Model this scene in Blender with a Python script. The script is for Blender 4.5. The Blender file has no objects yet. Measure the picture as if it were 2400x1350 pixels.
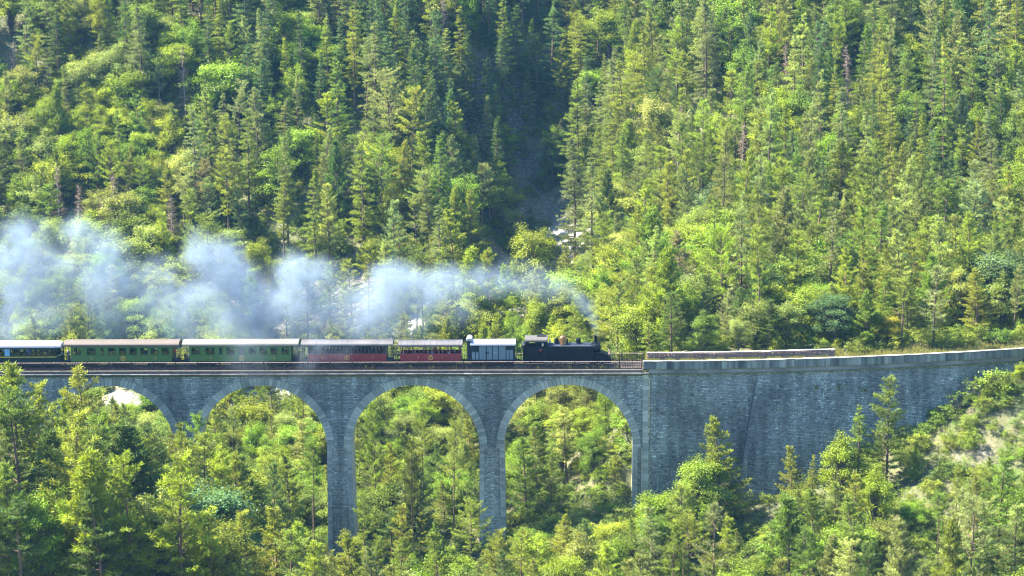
import bpy, math, random
import numpy as np
from mathutils import Vector, Matrix, noise as mnoise
random.seed(7)
rng = np.random.default_rng(7)
D = bpy.data
SC = bpy.context.scene
COL = SC.collection
R = math.radians

# ------------------------------------------------------------------ camera, sky, sun, exposure
H_CAM, D_CAM, F_PX = 63.0, 272.8, 4900.0
PITCH, YAW, ROLL = R(10.78), R(1.64), -0.0092
cam_data = D.cameras.new('camera')
cam_data.sensor_width = 36.0
cam_data.lens = F_PX / 2400.0 * 36.0
cam_data.clip_start, cam_data.clip_end = 1.0, 3000.0
cam = D.objects.new('camera', cam_data)
COL.objects.link(cam)
CAM_P = Vector((0.0, -D_CAM, H_CAM))
CAM_R = Matrix.Rotation(YAW, 3, 'Z') @ Matrix.Rotation(math.pi / 2 - PITCH, 3, 'X') @ Matrix.Rotation(ROLL, 3, 'Z')
cam.matrix_world = Matrix.Translation(CAM_P) @ CAM_R.to_4x4()
SC.camera = cam
CR = np.array(CAM_R); CP = np.array(CAM_P)

SUN_TO = Vector((-0.60, 0.10, 0.80)).normalized()       # direction towards the sun
SUN_EL = math.asin(SUN_TO.z)
SUN_AZ = math.atan2(SUN_TO.x, SUN_TO.y)
world = D.worlds.new('World'); SC.world = world
world.use_nodes = True
wn, wl = world.node_tree.nodes, world.node_tree.links
wn.clear()
sky = wn.new('ShaderNodeTexSky'); sky.sky_type = 'NISHITA'; sky.sun_disc = False
sky.sun_elevation = SUN_EL; sky.sun_rotation = SUN_AZ
sky.altitude = 1200; sky.air_density = 1.0; sky.dust_density = 0.1; sky.ozone_density = 6.0
bg = wn.new('ShaderNodeBackground'); bg.inputs['Strength'].default_value = 0.105
wo = wn.new('ShaderNodeOutputWorld')
wl.new(sky.outputs[0], bg.inputs['Color']); wl.new(bg.outputs[0], wo.inputs['Surface'])
sun_d = D.lights.new('sun', 'SUN'); sun_d.energy = 5.0; sun_d.angle = R(0.53); sun_d.color = (1.0, 0.93, 0.74)
sun = D.objects.new('sun', sun_d); COL.objects.link(sun)
sun.rotation_euler = SUN_TO.to_track_quat('Z', 'Y').to_euler()
sun.location = (0, 0, 150)
SC.view_settings.view_transform = 'Standard'
SC.view_settings.look = 'None'
SC.view_settings.gamma = 1.0
SC.view_settings.use_curve_mapping = False
SC.view_settings.exposure = 2.65
SC.render.film_transparent = False
cy = SC.cycles
cy.max_bounces = 6; cy.diffuse_bounces = 3; cy.glossy_bounces = 2; cy.transmission_bounces = 4
cy.transparent_max_bounces = 8; cy.volume_bounces = 1
cy.use_denoising = True
cy.filter_width = 1.15
cy.volume_step_rate = 2.0
cy.sample_clamp_indirect = 4.0
cy.caustics_reflective = False; cy.caustics_refractive = False

def proj(P):
    """world points (N,3) -> photo pixels (2400x1350) and depth"""
    q = (np.atleast_2d(P) - CP) @ CR
    z = -q[:, 2]
    return 1200 + F_PX * q[:, 0] / z, 675 - F_PX * q[:, 1] / z, z

def at(px, py, Y):
    """the point of the plane y=Y seen at a photo pixel"""
    d = CR @ np.array([(px - 1200) / F_PX, -(py - 675) / F_PX, -1.0])
    t = (Y + D_CAM) / d[1]
    return CP + d * t
def X(px, Y=1.1, py=830): return float(at(px, py, Y)[0])
def Z(py, Y=1.1, px=1340): return float(at(px, py, Y)[2])

# ------------------------------------------------------------------ helpers
def tag(o, label=None, cat=None, group=None, kind=None):
    if label: o['label'] = label
    if cat: o['category'] = cat
    if group: o['group'] = group
    if kind: o['kind'] = kind
    return o

def link(name, data, parent=None, loc=(0, 0, 0), **k):
    o = D.objects.new(name, data)
    COL.objects.link(o)
    if parent is not None: o.parent = parent
    o.location = loc
    return tag(o, **k)

def empty(name, loc=(0, 0, 0), parent=None, **k):
    o = link(name, None, parent, loc, **k)
    o.empty_display_size = 0.5
    return o

def copy_tree(o, parent=None):
    c = o.copy(); COL.objects.link(c)
    if parent is not None: c.parent = parent
    for ch in list(o.children): copy_tree(ch, c)
    return c

def new_mat(name):
    m = D.materials.new(name); m.use_nodes = True
    n, l = m.node_tree.nodes, m.node_tree.links
    return m, n, l, n['Principled BSDF']

def N(n, t, **k):
    x = n.new(t)
    for a, b in k.items(): setattr(x, a, b)
    return x

def paint(name, col, rough=0.5, metal=0.0, var=0.15, scale=3.0, bump=0.0, stretch=(1, 1, 1), dirt=None, spec=0.5):
    """paint / metal / plain surface with uneven tone, roughness and optional dirt colour"""
    m, n, l, b = new_mat(name)
    tc = N(n, 'ShaderNodeTexCoord'); mp = N(n, 'ShaderNodeMapping'); mp.inputs['Scale'].default_value = stretch
    l.new(tc.outputs['Object'], mp.inputs[0])
    t = N(n, 'ShaderNodeTexNoise'); t.inputs['Scale'].default_value = scale; t.inputs['Detail'].default_value = 6
    l.new(mp.outputs[0], t.inputs['Vector'])
    r = N(n, 'ShaderNodeValToRGB')
    lo = [c * (1 - var) for c in col]; hi = [min(1, c * (1 + var)) for c in col]
    r.color_ramp.elements[0].position = 0.3; r.color_ramp.elements[1].position = 0.7
    r.color_ramp.elements[0].color = (*(dirt or lo), 1); r.color_ramp.elements[1].color = (*hi, 1)
    if dirt:
        e = r.color_ramp.elements.new(0.45); e.color = (*lo, 1)
    l.new(t.outputs['Fac'], r.inputs[0]); l.new(r.outputs[0], b.inputs['Base Color'])
    mr = N(n, 'ShaderNodeMapRange'); mr.inputs[3].default_value = max(0.05, rough - 0.12); mr.inputs[4].default_value = min(1, rough + 0.12)
    l.new(t.outputs['Fac'], mr.inputs[0]); l.new(mr.outputs[0], b.inputs['Roughness'])
    b.inputs['Metallic'].default_value = metal; b.inputs['Specular IOR Level'].default_value = spec
    if bump:
        bp = N(n, 'ShaderNodeBump'); bp.inputs['Strength'].default_value = bump; bp.inputs['Distance'].default_value = 0.03
        l.new(t.outputs['Fac'], bp.inputs['Height']); l.new(bp.outputs[0], b.inputs['Normal'])
    return m

def raw_mesh(name, V, polys, mats=(), mat_idx=None, attrs=None, smooth=False):
    """V (N,3); polys: (M,k) int array of equal-size faces"""
    me = D.meshes.new(name)
    polys = np.asarray(polys, dtype=np.int32); k = polys.shape[1]; M = len(polys)
    me.vertices.add(len(V)); me.vertices.foreach_set('co', np.asarray(V, dtype=np.float32).ravel())
    me.loops.add(M * k); me.loops.foreach_set('vertex_index', polys.ravel())
    me.polygons.add(M); me.polygons.foreach_set('loop_start', np.arange(0, M * k, k, dtype=np.int32))
    for m in mats: me.materials.append(m)
    if mat_idx is not None: me.polygons.foreach_set('material_index', np.asarray(mat_idx, dtype=np.int32))
    if smooth: me.polygons.foreach_set('use_smooth', np.ones(M, dtype=bool))
    me.update(calc_edges=True)
    if attrs:
        for a, (dom, val) in attrs.items():
            at_ = me.attributes.new(a, 'FLOAT', dom); at_.data.foreach_set('value', np.asarray(val, dtype=np.float32))
    return me

class MB:
    """collects simple shapes and builds them as ONE mesh"""
    def __init__(s): s.v = []; s.f = []; s.m = []; s.s = []
    def add(s, vs, fs, m=0, smooth=False):
        o = len(s.v); s.v += [tuple(v) for v in vs]
        for f in fs: s.f.append(tuple(i + o for i in f)); s.m.append(m); s.s.append(smooth)
        return s
    def box(s, x0, x1, y0, y1, z0, z1, m=0, b=0.0):
        if b <= 0:
            vs = [(x, y, z) for z in (z0, z1) for y in (y0, y1) for x in (x0, x1)]
            return s.add(vs, [(0, 2, 3, 1), (4, 5, 7, 6), (0, 1, 5, 4), (2, 6, 7, 3), (0, 4, 6, 2), (1, 3, 7, 5)], m)
        # chamfered on the long vertical and top edges
        vs = [];
        for z, ins in ((z0, b), (z0 + b, 0), (z1 - b, 0), (z1, b)):
            xa, xb, ya, yb = x0 + ins, x1 - ins, y0 + ins, y1 - ins
            vs += [(xa + b, ya, z), (xb - b, ya, z), (xb, ya + b, z), (xb, yb - b, z), (xb - b, yb, z), (xa + b, yb, z), (xa, yb - b, z), (xa, ya + b, z)]
        fs = [tuple(reversed(range(8))), tuple(range(24, 32))]
        for k in range(3):
            for i in range(8): j = (i + 1) % 8; fs.append((k * 8 + i, k * 8 + j, k * 8 + 8 + j, k * 8 + 8 + i))
        return s.add(vs, fs, m)
    def cyl(s, p0, p1, r0, r1=None, n=10, m=0, cap=True):
        r1 = r0 if r1 is None else r1
        p0, p1 = Vector(p0), Vector(p1); d = (p1 - p0).normalized()
        u = d.orthogonal().normalized(); w = d.cross(u)
        vs = []
        for p, r in ((p0, r0), (p1, r1)):
            for i in range(n):
                a = 2 * math.pi * i / n; vs.append(p + u * math.cos(a) * r + w * math.sin(a) * r)
        fs = [(i, (i + 1) % n, n + (i + 1) % n, n + i) for i in range(n)]
        s.add(vs, fs, m, n > 5)
        if cap: s.add(vs, [tuple(reversed(range(n))), tuple(range(n, 2 * n))], m)
        return s
    def tube(s, pts, r, n=6, m=0):
        for a, b in zip(pts[:-1], pts[1:]): s.cyl(a, b, r, r, n, m)
        return s
    def lathe(s, prof, c=(0, 0, 0), n=20, m=0, axis='z'):
        vs = []
        for r, h in prof:
            for i in range(n):
                a = 2 * math.pi * i / n; x, y = r * math.cos(a), r * math.sin(a)
                p = (x, y, h) if axis == 'z' else ((h, x, y) if axis == 'x' else (x, h, y))
                vs.append((c[0] + p[0], c[1] + p[1], c[2] + p[2]))
        fs = []
        for k in range(len(prof) - 1):
            for i in range(n):
                j = (i + 1) % n; fs.append((k * n + i, k * n + j, (k + 1) * n + j, (k + 1) * n + i))
        s.add(vs, fs, m, True)
        e = len(prof) - 1
        if prof[0][0] > 1e-4: s.add(vs, [tuple(reversed(range(n)))], m)
        if prof[-1][0] > 1e-4: s.add(vs, [tuple(range(e * n, e * n + n))], m)
        return s
    def prism(s, prof, x0, x1, m=0, smooth=False):
        """closed outline in (y,z) run along x"""
        n = len(prof)
        vs = [(x0, y, z) for y, z in prof] + [(x1, y, z) for y, z in prof]
        s.add(vs, [(i, (i + 1) % n, n + (i + 1) % n, n + i) for i in range(n)], m, smooth)
        return s.add(vs, [tuple(reversed(range(n))), tuple(range(n, 2 * n))], m)
    def plate(s, prof, y0, y1, m=0):
        """closed outline in (x,z) run along y"""
        n = len(prof)
        vs = [(x, y0, z) for x, z in prof] + [(x, y1, z) for x, z in prof]
        return s.add(vs, [(i, (i + 1) % n, n + (i + 1) % n, n + i) for i in range(n)] + [tuple(reversed(range(n))), tuple(range(n, 2 * n))], m)
    def mesh(s, name, mats):
        me = D.meshes.new(name); me.from_pydata(s.v, [], s.f)
        for m in (mats if isinstance(mats, (list, tuple)) else [mats]): me.materials.append(m)
        me.polygons.foreach_set('material_index', s.m)
        me.polygons.foreach_set('use_smooth', s.s)
        me.update(); return me
    def obj(s, name, mats, parent=None, loc=(0, 0, 0), **k):
        return link(name, s.mesh(name, mats), parent, loc, **k)

# ------------------------------------------------------------------ terrain
X_BEND = 9.6
def bend(x):
    """how far the line has curved away from the straight at x"""
    x = np.asarray(x, dtype=float)
    t = np.clip(x - X_BEND, 0, 90)
    return t * t / (2 * 185.0)
FRONT = [(-100, -1, -24), (-60, -1, -25), (-30, -1, -28), (-8, -1, -25), (8, -1, -19.5), (22, -1, -18), (34, -1, -14),
         (48, -1, -8.5), (55, -1, -5), (61, -1, -2.0), (75, -1, -0.5), (100, -1, 0),
         (-100, -14, -21), (-75, -15, -20), (-50, -15, -23), (-25, -12, -28), (0, -12, -26), (15, -10, -23), (30, -9, -19), (45, -8, -12), (57, -7, -6.5), (75, -8, -4),
         (-90, -32, -15), (-65, -32, -16), (-45, -32, -21), (-20, -30, -27), (10, -28, -27), (30, -26, -24), (50, -24, -17), (68, -22, -11),
         (-90, -55, -14), (-60, -55, -16), (-20, -55, -24), (20, -55, -26), (50, -50, -22), (75, -50, -17),
         (-90, -110, -25), (0, -110, -30), (90, -110, -28), (-90, -180, 0), (0, -180, -2), (90, -180, 0),
         (-120, -275, 58), (0, -275, 58), (120, -275, 58)]
BACK_PX = [(0, 85, 960), (0, 97, 900), (0, 110, 800), (0, 118, 720), (0, 150, 440), (0, 190, 10),
           (300, 85, 935), (300, 97, 880), (300, 108, 790), (300, 116, 715), (300, 150, 420), (300, 188, 0),
           (600, 60, 1030), (600, 80, 955), (600, 97, 860), (600, 110, 770), (600, 120, 660), (600, 150, 400), (600, 188, 0),
           (850, 40, 1080), (850, 65, 985), (850, 85, 900), (850, 100, 790), (850, 115, 660), (850, 140, 450), (850, 165, 240), (850, 195, -10),
           (1020, 40, 1060), (1020, 65, 930), (1020, 85, 840), (1020, 100, 740), (1020, 125, 570), (1020, 145, 400), (1020, 170, 200), (1020, 198, -10),
           (1150, 40, 1020), (1150, 65, 900), (1150, 90, 800), (1150, 115, 710), (1150, 135, 650), (1150, 166, 490), (1150, 178, 350), (1150, 192, 140), (1150, 206, 0),
           (1260, 40, 980), (1260, 62, 900), (1260, 90, 790), (1260, 120, 700), (1260, 150, 640), (1260, 169, 540), (1260, 182, 430), (1260, 195, 250), (1260, 214, 20),
           (1370, 12, 1130), (1370, 30, 1040), (1370, 48, 945), (1370, 62, 890), (1370, 90, 780), (1370, 120, 690), (1370, 146, 640), (1370, 163, 520), (1370, 180, 380), (1370, 212, 60),
           (1500, 7, 930), (1500, 20, 860), (1500, 35, 830), (1500, 60, 770), (1500, 90, 680), (1500, 120, 540), (1500, 150, 350), (1500, 195, 20),
           (1650, 7, 845), (1650, 22, 815), (1650, 40, 755), (1650, 75, 610), (1650, 105, 440), (1650, 140, 210), (1650, 175, -10),
           (1900, 7, 838), (1900, 25, 805), (1900, 42, 725), (1900, 80, 530), (1900, 120, 270), (1900, 160, 0),
           (2150, 7, 832), (2150, 25, 795), (2150, 45, 700), (2150, 80, 510), (2150, 120, 250), (2150, 157, -10),
           (2400, 7, 828), (2400, 25, 785), (2400, 50, 670), (2400, 80, 500), (2400, 118, 250), (2400, 155, -10)]
BACK = [(float(at(px, py, Y)[0]), Y, float(at(px, py, Y)[2])) for px, Y, py in BACK_PX]
BACK += [(-110, 2, -25), (-60, 4, -26), (-30, 4, -28), (-30, 25, -28), (-8, 4, -25), (8, 4, -19), (12, 5, -8), (16, 5.5, -1.2), (-100, 40, -27), (-60, 40, -28), (-60, 20, -27),
         (24, 6, -0.4), (60, 6, -0.3), (100, 6, 0.5), (-130, 100, -22), (-130, 150, 5), (-120, 250, 78), (-60, 260, 85), (0, 290, 78), (60, 250, 92), (125, 240, 95), (110, 20, 0), (120, 90, 22), (120, 160, 50)]
def rbf(pts, reg=0.6):
    P = np.array(pts, float); n = len(P); S = np.array([1.0, 1.0])
    d = np.hypot(P[:, None, 0] - P[None, :, 0], P[:, None, 1] - P[None, :, 1])
    A = np.zeros((n + 3, n + 3)); A[:n, :n] = d - reg * np.eye(n) * -1.0
    A[:n, n] = 1; A[:n, n + 1:] = P[:, :2]; A[n, :n] = 1; A[n + 1:, :n] = P[:, :2].T
    w = np.linalg.solve(A, np.concatenate([P[:, 2], np.zeros(3)]))
    def f(x, y):
        x = np.asarray(x, float); y = np.asarray(y, float); out = np.zeros(x.shape); fx, fy = x.ravel(), y.ravel(); o = np.zeros(len(fx))
        for i in range(0, len(fx), 20000):
            sx, sy = fx[i:i + 20000], fy[i:i + 20000]
            dd = np.hypot(sx[:, None] - P[None, :, 0], sy[:, None] - P[None, :, 1])
            o[i:i + 20000] = dd @ w[:n] + w[n] + w[n + 1] * sx + w[n + 2] * sy
        return o.reshape(x.shape)
    return f
f_front, f_back = rbf(FRONT), rbf(BACK)

def vnoise(x, y, s, seed=0):
    """cheap value noise on arrays"""
    x = np.asarray(x, float) / s + 100; y = np.asarray(y, float) / s + 100
    ix, iy = np.floor(x).astype(int), np.floor(y).astype(int); fx, fy = x - ix, y - iy
    fx, fy = fx * fx * (3 - 2 * fx), fy * fy * (3 - 2 * fy)
    h = lambda a, b: ((np.sin(a * 127.1 + b * 311.7 + seed * 74.7) * 43758.5453) % 1.0)
    return (h(ix, iy) * (1 - fx) + h(ix + 1, iy) * fx) * (1 - fy) + (h(ix, iy + 1) * (1 - fx) + h(ix + 1, iy + 1) * fx) * fy - 0.5

def ground(x, y):
    x = np.asarray(x, float); y = np.asarray(y, float)
    yb = y - bend(x)
    xc = np.clip(x, -130, 125)
    t = np.clip((yb - 0.8) / 3.4, 0, 1); t = t * t * (3 - 2 * t)
    zf = f_front(xc, np.clip(yb, -280, 0)); zb = f_back(xc, np.clip(yb, 2.5, 262))
    z = zf * (1 - t) + zb * t
    far = np.clip((yb - 14) / 12, 0, 1) + np.clip((-yb - 5) / 8, 0, 1)
    z += far * (vnoise(x, y, 19, 1) * 3.4 + vnoise(x, y, 8, 2) * 1.6 + vnoise(x, y, 3.5, 3) * 0.7) + (1 - np.clip(far, 0, 1)) * vnoise(x, y, 4, 4) * 0.3 * (np.abs(yb - 2.5) > 3.5)
    return z

def stretch_axis(lo, a, b, hi, step, k=14):
    mid = np.arange(a, b + 1e-6, step)
    g = (np.linspace(0, 1, k + 1)[1:] ** 1.8)
    return np.concatenate([(a - (a - lo) * g)[::-1], mid, b + (hi - b) * g])
gx = stretch_axis(-900, -105, 100, 900, 1.15); gy = stretch_axis(-700, -64, 255, 1100, 1.15)
GX, GY = np.meshgrid(gx, gy); GZ = ground(GX, GY)
# river bed / scree / cliff masks (0..1) read by the material
RIVER = [at(290, 938, 86), at(450, 950, 84), at(640, 948, 84), at(900, 900, 92), at(1130, 700, 118), at(1200, 640, 140), at(1290, 640, 148), at(1375, 655, 146), at(1300, 575, 166)]
RIVER = [(-110, 88)] + [(float(p[0]), float(p[1])) for p in RIVER]
def seg_dist(x, y, pts):
    best = np.full(np.shape(x), 1e9)
    for (ax, ay), (bx, by) in zip(pts[:-1], pts[1:]):
        dx, dy = bx - ax, by - ay; t = np.clip(((x - ax) * dx + (y - ay) * dy) / (dx * dx + dy * dy), 0, 1)
        best = np.minimum(best, np.hypot(x - ax - t * dx, y - ay - t * dy))
    return best
SPOTS = [(1250, 455, 182, 4.5), (1212, 512, 172, 3.2), (1290, 545, 170, 5), (1290, 632, 150, 4.5), (1372, 655, 147, 5), (1180, 610, 140, 4), (1660, 285, 128, 4), (1790, 80, 150, 3),
         (2300, 1010, -5, 1.4), (2235, 1060, -5.5, 1.3), (1150, 725, 108, 4.5), (1400, 915, 55, 6), (300, 912, 96, 5), (1350, 905, 58, 4), (700, 1015, 62, 5)]
SPOTS_W = [(float(at(a, b, c)[0]), c, r) for a, b, c, r in SPOTS]
def river_mask(x, y): return np.clip(1.35 - seg_dist(x, y, RIVER) / 3.0 + vnoise(x, y, 3, 9) * 0.7, 0, 1)
def bare_mask(x, y):
    m = np.zeros(np.shape(x))
    for sx, sy, r in SPOTS_W: m = np.maximum(m, np.clip(1.5 - np.hypot(x - sx, (y - sy) * 0.8) / r + vnoise(x, y, 2.2, 5) * 0.9, 0, 1))
    return m
def cliff_mask(x, y):
    a = (x > -66) & (x < -34) & (y > 102) & (y < 117)
    b = (x > -14) & (x < -2) & (y > 92) & (y < 116)
    c = (x > -45) & (x < -30) & (y > 50) & (y < 64)
    return np.where(a | b | c, 1.0, 0.0)

# ------------------------------------------------------------------ ground material and sheet
def ground_material():
    m, n, l, b = new_mat('ground')
    tc = N(n, 'ShaderNodeTexCoord')
    def noise(s, d=6):
        t = N(n, 'ShaderNodeTexNoise'); t.inputs['Scale'].default_value = s; t.inputs['Detail'].default_value = d
        l.new(tc.outputs['Object'], t.inputs['Vector']); return t
    def ramp(src, stops):
        r = N(n, 'ShaderNodeValToRGB'); e = r.color_ramp.elements
        e[0].position, e[0].color = stops[0][0], (*stops[0][1], 1); e[1].position, e[1].color = stops[-1][0], (*stops[-1][1], 1)
        for p, c in stops[1:-1]:
            q = e.new(p); q.color = (*c, 1)
        l.new(src, r.inputs[0]); return r
    def mix(f, a, c):
        x = N(n, 'ShaderNodeMix', data_type='RGBA'); l.new(f, x.inputs[0]); l.new(a, x.inputs[6]); l.new(c, x.inputs[7]); return x.outputs[2]
    n1, n2, n3 = noise(0.22), noise(1.7, 8), noise(6.0, 8)
    base = ramp(n1.outputs['Fac'], [(0.35, (0.035, 0.055, 0.018)), (0.5, (0.075, 0.085, 0.03)), (0.62, (0.15, 0.125, 0.07))])
    fine = ramp(n2.outputs['Fac'], [(0.3, (0.03, 0.045, 0.015)), (0.7, (0.16, 0.14, 0.08))])
    mx = N(n, 'ShaderNodeMix', data_type='RGBA'); mx.inputs[0].default_value = 0.45
    l.new(base.outputs[0], mx.inputs[6]); l.new(fine.outputs[0], mx.inputs[7])
    gravel = ramp(n3.outputs['Fac'], [(0.3, (0.2, 0.19, 0.17)), (0.55, (0.33, 0.32, 0.3)), (0.75, (0.45, 0.45, 0.44))])
    scree = ramp(n2.outputs['Fac'], [(0.3, (0.08, 0.075, 0.04)), (0.55, (0.15, 0.135, 0.09)), (0.75, (0.3, 0.28, 0.24))])
    v = N(n, 'ShaderNodeTexVoronoi', feature='DISTANCE_TO_EDGE'); v.inputs['Scale'].default_value = 0.9
    mp = N(n, 'ShaderNodeMapping'); mp.inputs['Scale'].default_value = (0.7, 0.7, 1.8); mp.inputs['Rotation'].default_value = (0.2, 0.35, 0.1)
    l.new(tc.outputs['Object'], mp.inputs[0]); l.new(mp.outputs[0], v.inputs['Vector'])
    rock = ramp(v.outputs['Distance'], [(0.02, (0.025, 0.022, 0.022)), (0.12, (0.11, 0.095, 0.08)), (0.4, (0.18, 0.155, 0.125))])
    def attr(a):
        x = N(n, 'ShaderNodeAttribute'); x.attribute_name = a; return x.outputs['Fac']
    c = mix(attr('bare'), mx.outputs[2], scree.outputs[0])
    c = mix(attr('rock'), c, rock.outputs[0])
    c = mix(attr('river'), c, gravel.outputs[0])
    l.new(c, b.inputs['Base Color']); b.inputs['Roughness'].default_value = 0.95
    bp = N(n, 'ShaderNodeBump'); bp.inputs['Strength'].default_value = 0.8; bp.inputs['Distance'].default_value = 0.25
    l.new(n2.outputs['Fac'], bp.inputs['Height']); l.new(bp.outputs[0], b.inputs['Normal'])
    return m
M_GROUND = ground_material()
ny, nx = GX.shape
idx = np.arange(ny * nx).reshape(ny, nx)
quads = np.stack([idx[:-1, :-1], idx[:-1, 1:], idx[1:, 1:], idx[1:, :-1]], -1).reshape(-1, 4)
CM = cliff_mask(GX, GY)
slope = np.hypot(*np.gradient(GZ, gy, gx))
jag = (vnoise(GX, GY, 2.2, 21) + vnoise(GX, GY, 1.2, 22) * 0.6)
GZc = GZ + CM * jag * 2.6
g_me = raw_mesh('ground', np.stack([GX, GY, GZc], -1).reshape(-1, 3), quads, [M_GROUND], smooth=True,
                attrs={'river': ('POINT', river_mask(GX, GY).ravel()), 'bare': ('POINT', bare_mask(GX, GY).ravel()),
                       'rock': ('POINT', np.clip(CM + np.clip((slope - 1.5) * 3, 0, 1) * (GY > 40), 0, 1).ravel())})
link('ground', g_me, kind='structure')

# ------------------------------------------------------------------ stone materials
def stone_material(name, dark, mid, light, attr='tint', gs=0.16, gz=0.45, blotch=0.35, streak=0.0):
    m, n, l, b = new_mat(name)
    tc = N(n, 'ShaderNodeTexCoord')
    a = N(n, 'ShaderNodeAttribute'); a.attribute_name = attr
    t = N(n, 'ShaderNodeTexNoise'); t.inputs['Scale'].default_value = 5; t.inputs['Detail'].default_value = 8
    g = N(n, 'ShaderNodeTexNoise'); g.inputs['Scale'].default_value = gs; g.inputs['Detail'].default_value = 5
    mp = N(n, 'ShaderNodeMapping'); mp.inputs['Scale'].default_value = (1, 1, gz)
    ge = N(n, 'ShaderNodeNewGeometry'); l.new(ge.outputs['Position'], mp.inputs[0]); l.new(mp.outputs[0], g.inputs['Vector'])
    l.new(ge.outputs['Position'], t.inputs['Vector'])
    r = N(n, 'ShaderNodeValToRGB'); e = r.color_ramp.elements
    e[0].position, e[0].color = 0.0, (*dark, 1); e[1].position, e[1].color = 1.0, (*light, 1); q = e.new(0.5); q.color = (*mid, 1)
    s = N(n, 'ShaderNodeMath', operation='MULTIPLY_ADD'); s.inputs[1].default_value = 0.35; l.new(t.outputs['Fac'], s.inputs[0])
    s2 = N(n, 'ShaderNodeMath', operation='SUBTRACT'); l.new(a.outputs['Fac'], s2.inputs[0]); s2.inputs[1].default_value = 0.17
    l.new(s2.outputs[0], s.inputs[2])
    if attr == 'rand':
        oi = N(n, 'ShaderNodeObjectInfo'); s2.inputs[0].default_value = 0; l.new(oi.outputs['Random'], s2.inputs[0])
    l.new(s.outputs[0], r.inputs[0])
    rg = N(n, 'ShaderNodeMapRange'); rg.inputs[1].default_value = 0.35; rg.inputs[2].default_value = 0.65; rg.inputs[3].default_value = 1 - blotch; rg.inputs[4].default_value = 1 + blotch * 0.4
    l.new(g.outputs['Fac'], rg.inputs[0])
    mu = N(n, 'ShaderNodeVectorMath', operation='SCALE'); l.new(r.outputs[0], mu.inputs[0]); l.new(rg.outputs[0], mu.inputs['Scale'])
    if streak:                                                   # damp and lime runs down the face
        k = N(n, 'ShaderNodeTexNoise'); k.inputs['Scale'].default_value = 0.9; k.inputs['Detail'].default_value = 4
        m2 = N(n, 'ShaderNodeMapping'); m2.inputs['Scale'].default_value = (1, 1, 0.07); l.new(ge.outputs['Position'], m2.inputs[0]); l.new(m2.outputs[0], k.inputs['Vector'])
        kr = N(n, 'ShaderNodeMapRange'); kr.inputs[1].default_value = 0.38; kr.inputs[2].default_value = 0.62; kr.inputs[3].default_value = 1 - streak; kr.inputs[4].default_value = 1 + streak * 0.5
        l.new(k.outputs['Fac'], kr.inputs[0]); ms = N(n, 'ShaderNodeVectorMath', operation='SCALE'); l.new(mu.outputs[0], ms.inputs[0]); l.new(kr.outputs[0], ms.inputs['Scale']); mu = ms
    l.new(mu.outputs[0], b.inputs['Base Color']); b.inputs['Roughness'].default_value = 0.9
    bp = N(n, 'ShaderNodeBump'); bp.inputs['Strength'].default_value = 0.6; bp.inputs['Distance'].default_value = 0.03
    l.new(t.outputs['Fac'], bp.inputs['Height']); l.new(bp.outputs[0], b.inputs['Normal'])
    return m
M_STONE = stone_material('grey_rubble_stone', (0.085, 0.1, 0.095), (0.285, 0.32, 0.285), (0.52, 0.57, 0.53), blotch=0.5, streak=0.35)
M_MORTAR = paint('old_mortar', (0.16, 0.175, 0.165), 0.95, var=0.3, scale=2, bump=0.4)
M_CUT = stone_material('dressed_limestone', (0.22, 0.235, 0.195), (0.31, 0.325, 0.27), (0.4, 0.42, 0.35), attr='rand', blotch=0.3)
M_COPE = stone_material('pale_coping_stone', (0.2, 0.185, 0.165), (0.3, 0.28, 0.25), (0.42, 0.4, 0.37), attr='rand', blotch=0.15)
M_PARA = stone_material('stained_parapet_stone', (0.1, 0.11, 0.11), (0.16, 0.175, 0.16), (0.24, 0.26, 0.22), attr='rand', blotch=0.6, gs=1.3, gz=0.12)
M_PINK = stone_material('brown_rubble_stone', (0.13, 0.075, 0.055), (0.28, 0.16, 0.115), (0.44, 0.29, 0.22), attr='tint', blotch=0.3)
M_BARREL = paint('vault_stone', (0.4, 0.37, 0.28), 0.9, var=0.3, scale=4, bump=0.6, stretch=(1, 1, 3))
M_MOSS = paint('mossy_ledge', (0.16, 0.17, 0.07), 0.95, var=0.4, scale=3, dirt=(0.07, 0.09, 0.03))
M_GRIT = paint('ballast', (0.075, 0.058, 0.052), 0.95, var=0.45, scale=14, bump=0.7)
M_DARKIRON = paint('dark_rusty_iron', (0.05, 0.028, 0.025), 0.6, metal=0.3, var=0.4, scale=5, dirt=(0.1, 0.04, 0.025))
M_RAILTOP = paint('weathered_handrail', (0.38, 0.27, 0.25), 0.45, metal=0.2, var=0.25, scale=3, dirt=(0.22, 0.09, 0.07))

# ------------------------------------------------------------------ viaduct
ARCH_R, RING, SPRING_Z = 8.7, 1.02, -10.85
ARCH_C = [-62.35, -41.7, -21.05, -0.4]
WALL_TOP, DEPTH = -0.78, 4.6
via = empty('stone_viaduct', (0, 0, 0), label='grey stone railway viaduct of tall round arches carrying the steam train', cat='viaduct')

def arch_at(x):
    for c in ARCH_C:
        if abs(x - c) < ARCH_R: return c
    return None
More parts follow.
